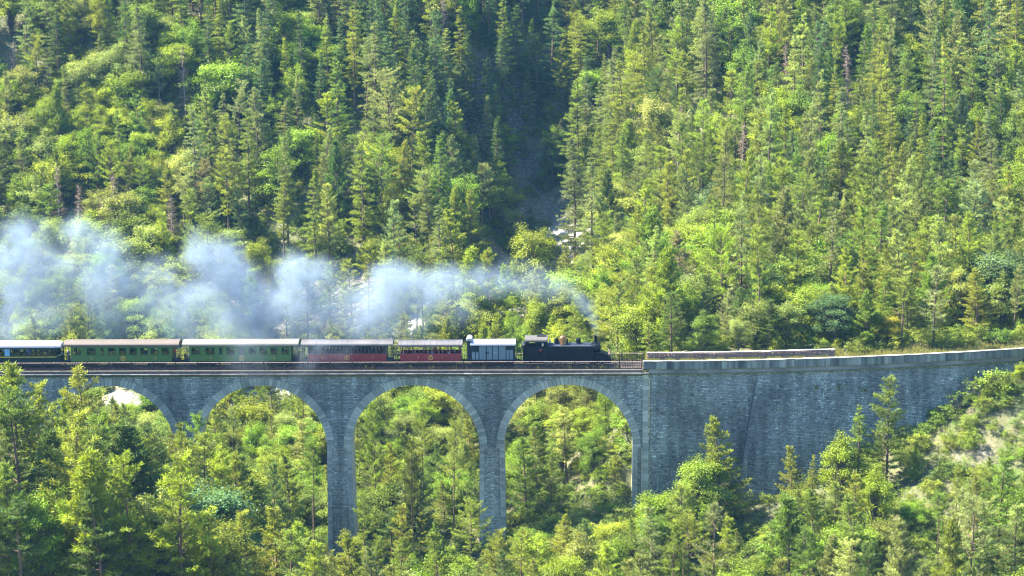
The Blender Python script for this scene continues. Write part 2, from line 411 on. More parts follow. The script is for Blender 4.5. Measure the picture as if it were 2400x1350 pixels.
# spandrel body (backing behind the stones), with the arch openings left free
mb = MB()
xs = sorted(set([-110.0, 9.6] + [c - ARCH_R * math.cos(math.pi * i / 28) for c in ARCH_C for i in range(29)]))
for a, b in zip(xs[:-1], xs[1:]):
    mid = (a + b) / 2; c = arch_at(mid)
    if c is None: za = zb = SPRING_Z
    else:
        za = SPRING_Z + math.sqrt(max(0, ARCH_R ** 2 - (a - c) ** 2)); zb = SPRING_Z + math.sqrt(max(0, ARCH_R ** 2 - (b - c) ** 2))
    for y in (0.0, DEPTH):
        mb.add([(a, y, za), (b, y, zb), (b, y, WALL_TOP), (a, y, WALL_TOP)], [(0, 1, 2, 3)] if y == 0 else [(3, 2, 1, 0)])
mb.box(-110, 9.6, 0.004, DEPTH - 0.004, WALL_TOP - 0.3, WALL_TOP)
mb.obj('spandrel_wall', [M_MORTAR], via)
# vaults
for c in ARCH_C:
    mb = MB(); K = 28
    vs = []
    for y in (0.02, DEPTH - 0.02):
        for i in range(K + 1):
            a = math.pi * i / K; vs.append((c - (ARCH_R - 0.004) * math.cos(a), y, SPRING_Z + (ARCH_R - 0.004) * math.sin(a)))
    mb.add(vs, [(i, i + 1, K + 2 + i, K + 1 + i) for i in range(K)], 0, True)
    ring = mb.obj('arch_vault', [M_BARREL], via)
    # voussoirs: one wedge, turned round the ring
    nv = 54; da = math.pi / nv; g = 0.0035
    w = MB(); r0, r1 = ARCH_R - 0.012, ARCH_R + RING
    vs = []
    for y in (-0.09, 0.35):
        for r, s in ((r0, -1), (r0, 1), (r1, 1), (r1, -1)):
            a = s * (da / 2 - g * ARCH_R / r); vs.append((r * math.sin(a), y, r * math.cos(a)))
    w.add(vs, [(0, 1, 2, 3), (7, 6, 5, 4), (0, 4, 5, 1), (1, 5, 6, 2), (2, 6, 7, 3), (3, 7, 4, 0)])
    if c == ARCH_C[0]: VOUSS = [w.mesh('voussoir', [M_CUT])]
    for k in range(nv):
        o = link('voussoir', VOUSS[0], ring, (c, random.uniform(-0.035, 0.02), SPRING_Z))
        o.rotation_euler = (0, -math.pi / 2 + (k + 0.5) * da, 0)
        o.scale = (1, 1, 1)
# piers
PIERS = [(ARCH_C[i] + ARCH_R, ARCH_C[i + 1] - ARCH_R) for i in range(3)] + [(ARCH_C[3] + ARCH_R, 10.6)]
LEFT_ABUT = (-110.0, ARCH_C[0] - ARCH_R)
BOTTOM = -34.0
quoin_me = MB().box(-0.5, 0.5, 0, 1, -0.5, 0.5, b=0.03).mesh('quoin', [M_CUT])
def quoin(parent, x0, x1, z0, z1, y=-0.07, d=0.5):
    o = link('quoin', quoin_me, parent, ((x0 + x1) / 2, y + random.uniform(-0.015, 0.015), (z0 + z1) / 2))
    o.scale = (x1 - x0, d, z1 - z0); return o
def pier_w(z): return (SPRING_Z - z) * 0.012                     # slight taper outward to the foot
SEGROWS = []                                                     # (z0, z1, [(xa, xb)], yfun) rows to face with stones
for (a, b) in PIERS:
    z1, z0 = SPRING_Z, BOTTOM; t = pier_w(z0)
    mb = MB()
    vs = [(a, 0, z1), (b, 0, z1), (b, DEPTH, z1), (a, DEPTH, z1), (a - t, -t, z0), (b + t, -t, z0), (b + t, DEPTH + t, z0), (a - t, DEPTH + t, z0)]
    mb.add(vs, [(4, 5, 1, 0), (5, 6, 2, 1), (6, 7, 3, 2), (7, 4, 0, 3)])
    p = mb.obj('pier', [M_BARREL], via)
    z = z1; k = 0
    while z > -27:
        h = random.uniform(0.4, 0.5); t = pier_w(z); wl = 0.62 if k % 2 else 0.46
        quoin(p, a - t - 0.03, a - t + wl, z - h + 0.025, z, y=-t - 0.07)
        if b < 10: quoin(p, b + t - wl, b + t + 0.03, z - h + 0.025, z, y=-t - 0.07)
        z -= h; k += 1
# strip of dressed stones where arches end and the retaining wall begins
pil = empty('corner_pilaster', (0, 0, 0), via)
mbp = MB().box(9.62, 10.45, -0.14, 0.3, -30, WALL_TOP - 0.003).obj('pilaster_core', [M_MORTAR], pil)
z = WALL_TOP; k = 0
while z > -26:
    h = random.uniform(0.42, 0.6); w = 0.92 if k % 2 else 0.8
    quoin(pil, 9.55, 9.55 + w, z - h + 0.02, z, y=-0.26, d=0.4); z -= h; k += 1
mb = MB().box(LEFT_ABUT[0], LEFT_ABUT[1], 0.001, DEPTH, BOTTOM, SPRING_Z)
mb.obj('abutment', [M_MORTAR], via)

# ------------------------------------------------------------------ retaining wall (curves away)
X_END = 62.0
def xb(z): return 24.9 + (z + 1.0) * 0.155                       # the leaning face starts here and runs left as it goes down
BATTER = 0.13
def wall_y(x, z):
    x = np.asarray(x, float); z = np.asarray(z, float)
    return bend(x) - np.where(x > xb(z), np.clip(-1.0 - z, 0, 99) * BATTER, 0.0)
rw = empty('retaining_wall', (10.5, 0, 0), label='long curved stone retaining wall in shade carrying the line at the right end', cat='wall')
INV = Vector((-10.5, 0, 0))
def wall_grid(x0f, x1f, off, name):
    zs = np.linspace(BOTTOM + 6, WALL_TOP, 30); K = 40; V = []
    for z in zs:
        xx = np.linspace(x0f(z), x1f(z), K + 1)
        V.append(np.stack([xx - 10.5, bend(xx) - off * max(0, -1.0 - z) * BATTER, np.full(K + 1, z)], -1))
    V = np.concatenate(V); i = np.arange(len(zs) * (K + 1)).reshape(len(zs), K + 1)
    q = np.stack([i[:-1, :-1], i[:-1, 1:], i[1:, 1:], i[1:, :-1]], -1).reshape(-1, 4)
    return link(name, raw_mesh(name, V, q, [M_MORTAR]), rw)
wall_grid(lambda z: 10.5, lambda z: xb(z) + 0.3, 0, 'upright_face')
wall_grid(lambda z: xb(z), lambda z: X_END, 1, 'leaning_face')
zs = np.linspace(BOTTOM + 6, WALL_TOP, 30)
V = []
for z in zs:
    x = xb(z); V += [(x - 10.5, float(bend(x)) + 0.05, z), (x - 10.5, float(bend(x)) - max(0, -1.0 - z) * BATTER - 0.03, z)]
link('leaning_face_end', raw_mesh('leaning_face_end', np.array(V), [(2 * i, 2 * i + 2, 2 * i + 3, 2 * i + 1) for i in range(len(zs) - 1)], [M_MORTAR]), rw)

# facing stones: real blocks, too small to pick apart singly, joined per wall
def facing(name, parent, rows, yfun, mat, off=(0, 0, 0), tone=lambda x, z: 0, wid=(0.22, 0.62), proud=(0.03, 0.09)):
    B = []; T = []
    for z0, z1, segs in rows:
        for a, b in segs:
            x = a
            while x < b - 0.12:
                w = random.uniform(*wid); e = min(b, x + w)
                if b - e < 0.2: e = b
                pr = random.uniform(*proud)
                B.append((x + 0.014, e - 0.014, z0 + 0.012 + random.uniform(0, 0.014), z1 - 0.012 - random.uniform(0, 0.014), pr, random.uniform(-0.02, 0.02)))
                T.append(random.gauss(0.42, 0.13) + tone((x + e) / 2, z0) + (0.4 if random.random() < 0.03 else 0))
                x = e
    B = np.array(B); n = len(B)
    xm = (B[:, 0] + B[:, 1]) / 2; zm = (B[:, 2] + B[:, 3]) / 2
    V = np.zeros((n, 8, 3))
    for k, (xi, zi) in enumerate(((0, 2), (1, 2), (1, 3), (0, 3))):
        xx, zz = B[:, xi], B[:, zi]; yy = yfun(xm, zm) + (yfun(np.minimum(xx, xm + 1), zm) - yfun(xm, zm)) * 0
        yb_ = bend(xx) - bend(xm)
        sx = np.where(xi == 0, 0.02, -0.02); sz = np.where(zi == 2, 0.015, -0.015)
        V[:, k] = np.stack([xx, yy + yb_ + 0.05, zz], -1)
        V[:, k + 4] = np.stack([xx + sx, yy + yb_ - B[:, 4] + (B[:, 5] if xi else -B[:, 5]) * 0.5, zz + sz], -1)
    V = V.reshape(-1, 3) - np.array(off)
    q = np.array([(4, 5, 6, 7), (0, 1, 5, 4), (1, 2, 6, 5), (2, 3, 7, 6), (3, 0, 4, 7)])
    Q = (np.arange(n)[:, None, None] * 8 + q[None]).reshape(-1, 4)
    me = raw_mesh(name, V, Q, [mat], attrs={'tint': ('FACE', np.repeat(np.clip(T, 0, 1), 5))})
    return link(name, me, parent, kind='stuff')

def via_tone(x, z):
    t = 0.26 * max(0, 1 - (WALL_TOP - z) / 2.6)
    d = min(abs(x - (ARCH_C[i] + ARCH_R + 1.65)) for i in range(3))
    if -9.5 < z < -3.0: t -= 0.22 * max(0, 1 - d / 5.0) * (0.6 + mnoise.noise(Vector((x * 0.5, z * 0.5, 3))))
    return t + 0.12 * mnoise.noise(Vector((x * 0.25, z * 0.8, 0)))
rows = []
z = WALL_TOP
Re = ARCH_R + RING + 0.01
while z > -27:
    h = random.uniform(0.16, 0.25); z0, z1 = z - h, z; zm = (z0 + z1) / 2
    if zm > SPRING_Z:
        segs = []; cur = -100.0
        for c in ARCH_C:
            hh = zm - SPRING_Z
            if hh < Re:
                w = math.sqrt(Re * Re - hh * hh); segs.append((cur, c - w)); cur = c + w
        segs.append((cur, 9.6)); segs = [(a, b) for a, b in segs if b - a > 0.15]
    else:
        t = pier_w(zm)
        segs = [(-100, LEFT_ABUT[1])] + [(a - t + 0.58, min(b + t - 0.58, 9.4)) for a, b in PIERS]
    rows.append((z0, z1, segs)); z = z0
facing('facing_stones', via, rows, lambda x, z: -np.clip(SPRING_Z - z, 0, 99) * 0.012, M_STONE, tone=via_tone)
rows = []; z = WALL_TOP
while z > -24:
    h = random.uniform(0.16, 0.25); zm = z - h / 2
    rows.append((z - h, z, [(10.5, float(xb(zm)) - 0.02), (float(xb(zm)) + 0.02, X_END)])); z -= h
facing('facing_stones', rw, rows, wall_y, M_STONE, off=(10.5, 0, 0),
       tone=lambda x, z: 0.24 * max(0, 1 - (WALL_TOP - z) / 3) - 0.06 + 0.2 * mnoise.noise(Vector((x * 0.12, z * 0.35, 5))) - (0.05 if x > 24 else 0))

# ------------------------------------------------------------------ cornice / deck edges of the viaduct
mb = MB()
mb.box(-110, 9.5, -0.55, 0.45, -0.42, -0.1)                     # upper ledge, under the railing
mb.obj('upper_ledge', [paint('ledge_stone', (0.07, 0.064, 0.06), 0.9, var=0.5, scale=2.5)], via)  # dark base colour stands in for the railing's shadow on this ledge
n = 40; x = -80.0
led = MB().box(-0.5, 0.5, -0.8, 0.3, -0.62, -0.43, b=0.02).mesh('cornice_stone', [stone_material('cornice_limestone', (0.07, 0.065, 0.06), (0.12, 0.11, 0.1), (0.2, 0.185, 0.165), attr='rand', blotch=0.4)])  # railing shadow along the cornice is put into this dark stone colour
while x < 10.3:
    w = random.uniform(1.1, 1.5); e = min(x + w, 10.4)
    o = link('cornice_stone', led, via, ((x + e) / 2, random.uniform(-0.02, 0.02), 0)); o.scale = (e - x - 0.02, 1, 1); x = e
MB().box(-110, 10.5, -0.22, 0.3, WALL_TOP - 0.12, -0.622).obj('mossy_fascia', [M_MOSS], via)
MB().box(-110, 9.5, 0.45, DEPTH + 0.3, -0.42, -0.2).obj('deck_slab', [M_GRIT], via)

# track: ballast, sleepers, two rails
def along(x0, x1, step):
    xx = [x0]
    while xx[-1] < x1 - 1e-6: xx.append(min(x1, xx[-1] + step))
    return xx
def swept(prof, x0, x1, yc, step=1.5):
    """profile in (y,z) carried along the bend"""
    xx = along(x0, x1, step); n = len(prof); vs = []
    for x in xx:
        o = float(bend(x)); vs += [(x, yc + y + o, z) for y, z in prof]
    fs = []
    for k in range(len(xx) - 1):
        for i in range(n):
            j = (i + 1) % n; fs.append((k * n + i, k * n + j, (k + 1) * n + j, (k + 1) * n + i))
    fs += [tuple(reversed(range(n))), tuple(range((len(xx) - 1) * n, len(xx) * n))]
    return vs, fs
tr = empty('railway_track', (-30, 2.3, -0.2), label='single metre gauge railway track on ballast running over the viaduct', cat='railway track')
def put(vs, fs, name, mats, parent, org=(0, 0, 0), **k):
    m = MB(); m.add([(a - org[0], b - org[1], c - org[2]) for a, b, c in vs], fs)
    return m.obj(name, mats, parent, **k)
O = (-30, 2.3, -0.2)
put(*swept([(-1.5, -0.2), (-1.1, -0.06), (1.1, -0.06), (1.5, -0.2)], -110, 90, 2.3), 'ballast_bed', [M_GRIT], tr, O)
for s in (-0.53, 0.53):
    put(*swept([(s - 0.05, -0.04), (s + 0.05, -0.04), (s + 0.02, 0.0), (s + 0.03, 0.06), (s - 0.03, 0.06), (s - 0.02, 0.0)], -110, 90, 2.3), 'rail', [paint('rail_steel', (0.16, 0.1, 0.08), 0.45, metal=0.6)], tr, O)
mb = MB()
for k in range(300):
    x = -108 + k * 0.65; y = 2.3 + float(bend(x)); mb.box(x - 0.1 - O[0], x + 0.1 - O[0], y - 0.9 - O[1], y + 0.9 - O[1], -0.07 - O[2], -0.02 - O[2])
mb.obj('sleepers', [paint('sleeper_wood', (0.05, 0.035, 0.03), 0.9)], tr, kind='stuff')

# ------------------------------------------------------------------ cast iron railings
def railing(y, x0, x1, z0, label):
    root = empty('iron_railing', (x0, y, z0), label=label, cat='railing', group='railings of the viaduct deck')
    pitch = 2.98; n = int((x1 - x0) / pitch); H = 1.08
    m = MB()
    for i in range(13):
        x = 0.115 + i * 0.229
        m.box(x - 0.022, x + 0.022, -0.02, 0.02, 0.16, H - 0.1)
        for zc in (0.2, H - 0.2):                                # small rings at foot and head
            m.box(x - 0.075, x - 0.035, -0.018, 0.018, zc - 0.05, zc + 0.05); m.box(x + 0.035, x + 0.075, -0.018, 0.018, zc - 0.05, zc + 0.05)
    m.box(0, pitch, -0.03, 0.03, 0.3, 0.33); m.box(0, pitch, -0.03, 0.03, H - 0.33, H - 0.3)
    pm = m.mesh('baluster_panel', [M_DARKIRON])
    tm = MB().box(0, pitch, -0.055, 0.055, H - 0.06, H, b=0.012).mesh('top_rail', [M_RAILTOP])
    bm_ = MB().box(0, pitch, -0.04, 0.04, 0.0, 0.13).mesh('bottom_rail', [M_DARKIRON])
    po = MB().box(-0.06, 0.06, -0.06, 0.06, 0, H + 0.01); po.lathe([(0.05, H), (0.07, H + 0.03), (0.05, H + 0.07), (0.0, H + 0.09)], n=8)
    pom = po.mesh('post', [M_DARKIRON])
    for k in range(n):
        link('baluster_panel', pm, root, (k * pitch, 0, 0), kind='stuff')
        link('top_rail', tm, root, (k * pitch, 0, 0)); link('bottom_rail', bm_, root, (k * pitch, 0, 0))
        link('post', pom, root, (k * pitch, 0, 0))
    link('post', pom, root, (n * pitch, 0, 0))
    return root
railing(-0.28, 9.45 - 2.98 * 30, 9.46, 0.0, 'rust brown cast iron railing along the near edge of the deck before the train')
railing(4.75, 9.9 - 2.98 * 30, 9.91, 0.0, 'rust brown cast iron railing along the far edge of the deck behind the train')

# ------------------------------------------------------------------ parapets of the right part
def parapet(name, x0, x1, y0, y1, z0, z1, label, cope_t, mat, ext_mat=None, stones=True):
    root = empty(name, (x0, float(bend(x0)) + y0, z0), label=label, cat='parapet')
    O = np.array(root.location)
    def blocks(nm, za, zb_, ya, yb_, wr, mt, jit):
        me = MB().box(-0.5, 0.5, -0.5, 0.5, -0.5, 0.5, b=0.02).mesh(nm, [mt]); x = x0
        while x < x1 - 0.1:
            e = min(x1, x + random.uniform(*wr)); e = x1 if x1 - e < 0.4 else e
            xm = (x + e) / 2; o = link(nm, me, root)
            o.location = Vector((xm, float(bend(xm)) + (ya + yb_) / 2 + random.uniform(-jit, jit), (za + zb_) / 2 + random.uniform(-jit, jit) * 1.6)) - Vector(O)
            o.rotation_euler.z = math.atan((float(bend(e)) - float(bend(x))) / (e - x)); o.scale = ((e - x - 0.02), yb_ - ya, zb_ - za - 0.01); x = e
    blocks('coping_stone', z1 - cope_t, z1, y0 - 0.05, y1 + 0.03, (1.0, 1.5), M_COPE, 0.012)
    if stones: blocks('parapet_stone', z0, z1 - cope_t, y0, y1, (0.55, 1.5), mat, 0.012)
    else:
        put(*swept([(y0, z0), (y1, z0), (y1, z1 - cope_t), (y0, z1 - cope_t)], x0, x1, 0), 'rubble_core', [M_MORTAR], root, tuple(O))
        rr = []; z = z1 - cope_t
        while z > z0: rr.append((z - 0.2, z, [(x0, x1)])); z -= 0.2
        facing('rubble_stones', root, rr, lambda x, z: bend(x) + y0, mat, off=tuple(O), tone=lambda x, z: 0.05, wid=(0.2, 0.5))
    return root
parapet('near_parapet', 9.62, 61.6, -0.42, 0.02, -0.02, 1.13, 'low stained stone parapet with pale coping on the near edge of the retaining wall', 0.1, M_PARA)
# band of dark stained stones under the parapet, then the mossy ledge
put(*swept([(-0.12, -0.62), (0.3, -0.62), (0.3, -0.02), (-0.12, -0.02)], 10.4, 61.6, 0), 'stained_band', [stone_material('dark_band_stone', (0.04, 0.045, 0.05), (0.11, 0.12, 0.12), (0.3, 0.3, 0.27), attr='rand', blotch=0.6)], rw, (10.5, 0, 0))
put(*swept([(-0.3, -0.76), (0.3, -0.76), (0.3, -0.622), (-0.3, -0.622)], 10.5, 61.6, 0), 'mossy_ledge', [M_MOSS], rw, (10.5, 0, 0))
fx0 = X(1516, 4.8, 826); fx1 = X(1955, 7.4, 816)
parapet('far_parapet', fx0, fx1, 4.7, 5.15, -0.05, 1.13, 'brown rubble stone parapet with pale coping on the far side of the line', 0.1, M_PINK, stones=False)
ec = MB().box(-0.45, 0.45, -0.35, 0.35, -0.5, 0.95, b=0.04)
ec.obj('end_block', [M_COPE], None, (61.95, float(bend(61.95)) - 0.1, 0.1), label='pale square stone block closing the right end of the near parapet', cat='stone block')
# track bed surface behind the right parapet
put(*swept([(0.02, -0.25), (5.6, -0.25), (5.6, -0.12), (0.02, -0.1)], 9.5, 75, 0, 2.0), 'trackbed', [M_GRIT], None, kind='structure')

# ------------------------------------------------------------------ foliage materials
def leaf_material(name, cols=None, sat=1.0, transl=0.4, rough=0.5, stuff=False):
    m, n, l, b = new_mat(name)
    out = n['Material Output']
    t = N(n, 'ShaderNodeAttribute'); t.attribute_name = 'tint'
    oi = N(n, 'ShaderNodeObjectInfo')
    if stuff:
        r = N(n, 'ShaderNodeValToRGB'); e = r.color_ramp.elements; r.color_ramp.interpolation = 'LINEAR'
        e[0].position, e[0].color = 0, (*cols[0], 1); e[1].position, e[1].color = 1, (*cols[-1], 1)
        for i, c in enumerate(cols[1:-1]): q = e.new((i + 1) / (len(cols) - 1)); q.color = (*c, 1)
        l.new(oi.outputs['Random'], r.inputs[0]); src = r.outputs[0]
    else: src = oi.outputs['Color']
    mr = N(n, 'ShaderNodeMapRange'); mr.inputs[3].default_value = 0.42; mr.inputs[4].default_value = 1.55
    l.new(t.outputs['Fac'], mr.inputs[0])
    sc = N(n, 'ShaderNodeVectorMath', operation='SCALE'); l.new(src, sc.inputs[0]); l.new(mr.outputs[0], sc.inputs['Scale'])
    l.new(sc.outputs[0], b.inputs['Base Color']); b.inputs['Roughness'].default_value = rough
    b.inputs['Specular IOR Level'].default_value = 0.2
    tr = N(n, 'ShaderNodeBsdfTranslucent')
    hs = N(n, 'ShaderNodeVectorMath', operation='MULTIPLY'); hs.inputs[1].default_value = (1.25, 1.2, 0.45)
    l.new(sc.outputs[0], hs.inputs[0]); l.new(hs.outputs[0], tr.inputs['Color'])
    mx = N(n, 'ShaderNodeMixShader'); mx.inputs[0].default_value = transl
    l.new(b.outputs[0], mx.inputs[1]); l.new(tr.outputs[0], mx.inputs[2]); l.new(mx.outputs[0], out.inputs['Surface'])
    return m
M_NEEDLE = leaf_material('needles', transl=0.42, rough=0.6)
M_LEAF = leaf_material('leaves', transl=0.5, rough=0.42)
M_BUSH = leaf_material('bush_leaves', [(0.1, 0.18, 0.025), (0.18, 0.24, 0.03), (0.13, 0.2, 0.035), (0.24, 0.27, 0.035), (0.11, 0.18, 0.045)], transl=0.4, stuff=True)
M_FARCON = leaf_material('far_needles', [(0.1, 0.155, 0.04), (0.19, 0.21, 0.04), (0.14, 0.18, 0.055)], transl=0.3, stuff=True)
M_GRASS = leaf_material('grass_blades', [(0.16, 0.17, 0.05), (0.22, 0.2, 0.07), (0.13, 0.17, 0.04)], transl=0.4, stuff=True)
M_BARK = paint('bark', (0.085, 0.065, 0.055), 0.95, var=0.35, scale=2, bump=0.5, stretch=(1, 1, 0.2))
M_PINEBARK = paint('pine_bark', (0.13, 0.08, 0.058), 0.95, var=0.35, scale=2, bump=0.5, stretch=(1, 1, 0.2))
M_DEADWOOD = paint('dead_wood', (0.26, 0.21, 0.18), 0.9, var=0.3, scale=3)
M_DEADNEEDLE = paint('withered_twigs', (0.24, 0.15, 0.1), 0.9, var=0.4, scale=4)

def unit(v): return v / np.maximum(1e-9, np.linalg.norm(v, axis=-1, keepdims=True))

def trunk_path(H, g, bend_amt=0.02):
    n = 9; t = np.linspace(0, 1, n)
    a = g.uniform(0, 6.28); b = g.normal(0, bend_amt, 2)
    px = H * (b[0] * t * t + bend_amt * 0.5 * np.sin(t * 5 + a) * t); py = H * (b[1] * t * t + bend_amt * 0.5 * np.cos(t * 4 + a) * t)
    return np.stack([px, py, t * H], -1)
def path_at(P, t):
    u = np.clip(t, 0, 1) * (len(P) - 1); i = np.minimum(u.astype(int), len(P) - 2); f = (u - i)[..., None]
    return P[i] * (1 - f) + P[i + 1] * f
def tube_arrays(P, r, k=7):
    n = len(P); a = np.arange(k) * 2 * np.pi / k
    V = np.concatenate([P[i] + np.stack([np.cos(a) * r[i], np.sin(a) * r[i], 0 * a], -1) for i in range(n)])
    F = [(i * k + j, i * k + (j + 1) % k, (i + 1) * k + (j + 1) % k, (i + 1) * k + j) for i in range(n - 1) for j in range(k)]
    return V, np.array(F)
def trunk_mesh(name, P, r0, r1, mat, limbs=()):
    V, F = tube_arrays(np.vstack([P[:1] - [0, 0, 1.2], P]), np.concatenate([[r0 * 1.25], np.linspace(r0, r1, len(P))]))
    Vs, Fs = [V], [F]; o = len(V)
    for (a, b, ra, rb) in limbs:
        d = unit((b - a)[None])[0]; u = unit(np.cross(d, [0.3, 0.2, 1.0])[None])[0]; w = np.cross(d, u); k = 4
        an = np.arange(k) * 2 * np.pi / k
        c = lambda p, r: p + np.outer(np.cos(an) * r, u) + np.outer(np.sin(an) * r, w)
        Vs.append(np.vstack([c(a, ra), c(b, rb)])); Fs.append(np.array([(j, (j + 1) % k, k + (j + 1) % k, k + j) for j in range(k)]) + o); o += 2 * k
    return raw_mesh(name, np.vstack(Vs), np.vstack(Fs), [mat], smooth=True)

def blades(C, Dn, L, W, g, tint):
    """thin pointed triangles: centre/base C, direction Dn, length L, width W"""
    n = len(C); Dn = unit(Dn); s = unit(np.cross(Dn, g.normal(size=(n, 3))))
    V = np.stack([C - s * W[:, None] * 0.5, C + s * W[:, None] * 0.5, C + Dn * L[:, None]], 1).reshape(-1, 3)
    return V, tint
def leafquads(C, Nn, S, g, tint):
    n = len(C); Nn = unit(Nn); u = unit(np.cross(Nn, g.normal(size=(n, 3)))); w = np.cross(Nn, u)
    S = S[:, None]
    V = np.stack([C - u * S * 0.62, C + w * S * 0.36 + Nn * S * 0.1, C + u * S * 0.62, C - w * S * 0.36 + Nn * S * 0.1], 1).reshape(-1, 3)
    return V

def conifer(seed, H=15.0, W=2.5, base=0.12, up=0.25, droop=0.0, shape=0.8, gap=0.42, per=(4, 6), blade=(0.34, 0.085), nb=8, ragged=0.3, mat=None, bark=None, dens=1.0, taper_low=0.15, tuft=0.3, gappy=0.22):
    g = np.random.default_rng(seed)
    P = trunk_path(H, g, 0.018)
    C, Dn, T, limbs = [], [], [], []
    z = base * H
    while z < H * 0.985:
        t = (z / H - base) / (1 - base)
        prof = (1 - t) ** shape * (min(1.0, 0.45 + t / taper_low * 0.55) if t < taper_low else 1.0)
        k = g.integers(per[0], per[1] + 1); az0 = g.uniform(0, 6.28)
        for j in range(k):
            if mnoise.noise(Vector((math.cos(az0 + j * 6.283 / k) * 1.1 + seed, math.sin(az0 + j * 6.283 / k) * 1.1, z * 0.45))) < -gappy: continue
            L = W * prof * g.uniform(1 - ragged, 1 + ragged * 0.7) + 0.22
            if g.random() < 0.06: L *= 0.4
            az = az0 + j * 6.283 / k + g.normal(0, 0.3)
            o = path_at(P, np.array([(z + g.uniform(-0.15, 0.15)) / H]))[0]
            el = up + g.normal(0, 0.12) + 0.5 * t ** 2
            d = np.array([math.cos(az) * math.cos(el), math.sin(az) * math.cos(el), math.sin(el)])
            side = np.array([-math.sin(az), math.cos(az), 0])
            ct = g.normal(0.5, 0.16)
            s = np.arange(0.25 if L > 0.8 else 0.05, 1.001, max(0.08, tuft * 0.62 / L)) * L
            spine = o + d * s[:, None] + np.array([0, 0, -droop + 0.09]) * ((s / max(L, .1)) ** 2 * L)[:, None]
            limbs.append((o, spine[-1] * 0.85 + o * 0.15, 0.018 + 0.012 * L, 0.008))
            # branchlets fanned left and right
            for q, (sp, sv) in enumerate(zip(spine, s)):
                reach = (0.12 + 0.42 * (1 - abs(sv / L - 0.45) * 1.3)) * min(L, 2.4) * 0.55
                m = max(1, int(reach / tuft * dens + g.random()))
                for sg in (-1, 1):
                    for e in range(m):
                        if g.random() > 0.9: continue
                        r = reach * (e + g.random() * 0.8) / m
                        C.append(sp + side * sg * r + d * r * 0.55 + g.normal(0, 0.05, 3) + [0, 0, g.normal(0, 0.05)])
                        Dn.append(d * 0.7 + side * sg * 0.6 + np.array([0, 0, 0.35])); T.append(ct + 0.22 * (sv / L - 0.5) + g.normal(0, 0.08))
        z += gap * g.uniform(0.75, 1.25) * (1.0 if t < 0.8 else 0.8)
    C, Dn, T = np.array(C), np.array(Dn), np.array(T)
    n = len(C)
    CC = np.repeat(C, nb, 0) + g.normal(0, 0.07, (n * nb, 3)); DD = np.repeat(Dn, nb, 0) + g.normal(0, 0.75, (n * nb, 3))
    TT = np.clip(np.repeat(T, nb) + g.normal(0, 0.1, n * nb), 0, 1)
    Lb = blade[0] * g.uniform(0.7, 1.3, n * nb); Wb = blade[1] * g.uniform(0.7, 1.3, n * nb)
    V, _ = blades(CC, DD, Lb, Wb, g, TT)
    F = np.arange(len(V)).reshape(-1, 3)
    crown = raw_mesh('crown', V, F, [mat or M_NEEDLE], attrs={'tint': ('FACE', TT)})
    return trunk_mesh('trunk', P, 0.012 * H, 0.02, bark or M_PINEBARK, limbs), crown, H, W * 1.1

def broadleaf(seed, H=10.0, W=3.0, base=0.22, clumps=60, leaf=0.19, per=165, mat=None, multi=1, flat=1.0, rad=(0.4, 0.95), fork=True):
    g = np.random.default_rng(seed)
    P = trunk_path(H * 0.8, g, 0.05)
    cz = H * (base + (1 - base) / 2); hz = H * (1 - base) / 2
    cl, limbs = [], []
    for i in range(clumps):
        u = g.normal(size=3); u /= np.linalg.norm(u); u[2] = u[2] * 0.9 + 0.18
        r = g.uniform(0.45, 1.0) ** 0.6
        # lumpy outline
        lump = 0.62 + 0.85 * (mnoise.noise(Vector((u[0] * 1.6 + seed, u[1] * 1.6, u[2] * 1.6))) + 0.35)
        c = np.array([u[0] * W * r * lump, u[1] * W * r * lump, cz + u[2] * hz * r * lump * flat])
        w = 1 - 0.35 * max(0, (c[2] - cz) / hz); c[0] *= w; c[1] *= w
        c[2] = min(c[2], H * 0.97)
        cl.append((c, g.uniform(*rad) * (W / 3.0) ** 0.5, g.normal(0.5, 0.24)))
        tt = np.clip((c[2] - 0.35 * H) / H * 0.9, 0.1, 0.8)
        a = path_at(P, np.array([tt]))[0]; limbs.append((a, c, 0.035 + 0.004 * H, 0.012))
    C, Nn, T = [], [], []
    ctr = np.array([0, 0, cz])
    for c, r, ct in cl:
        n = int(per * (r / 0.8) ** 2)
        u = g.normal(size=(n, 3)); u /= np.linalg.norm(u, axis=1, keepdims=True)
        rr = r * g.uniform(0.35, 1.0, n) ** 0.5
        p = c + g.normal(size=(n, 3)) * r * np.array([0.62, 0.62, 0.36]) + (c - ctr) * g.normal(0, 0.06, (n, 1))
        C.append(p); Nn.append(u * 0.6 + unit((c - ctr)[None]) * 0.4 + np.array([0, 0, 0.65]) + g.normal(0, 0.5, (n, 3)))
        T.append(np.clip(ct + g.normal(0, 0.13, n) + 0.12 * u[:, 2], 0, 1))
    C, Nn, T = np.vstack(C), np.vstack(Nn), np.concatenate(T)
    V = leafquads(C, Nn, leaf * g.uniform(0.7, 1.35, len(C)), g, T)
    F = np.arange(len(V)).reshape(-1, 4)
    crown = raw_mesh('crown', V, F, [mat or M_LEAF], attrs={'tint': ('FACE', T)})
    return trunk_mesh('trunk', P, 0.014 * H + 0.03, 0.03, M_BARK, limbs), crown, H, W

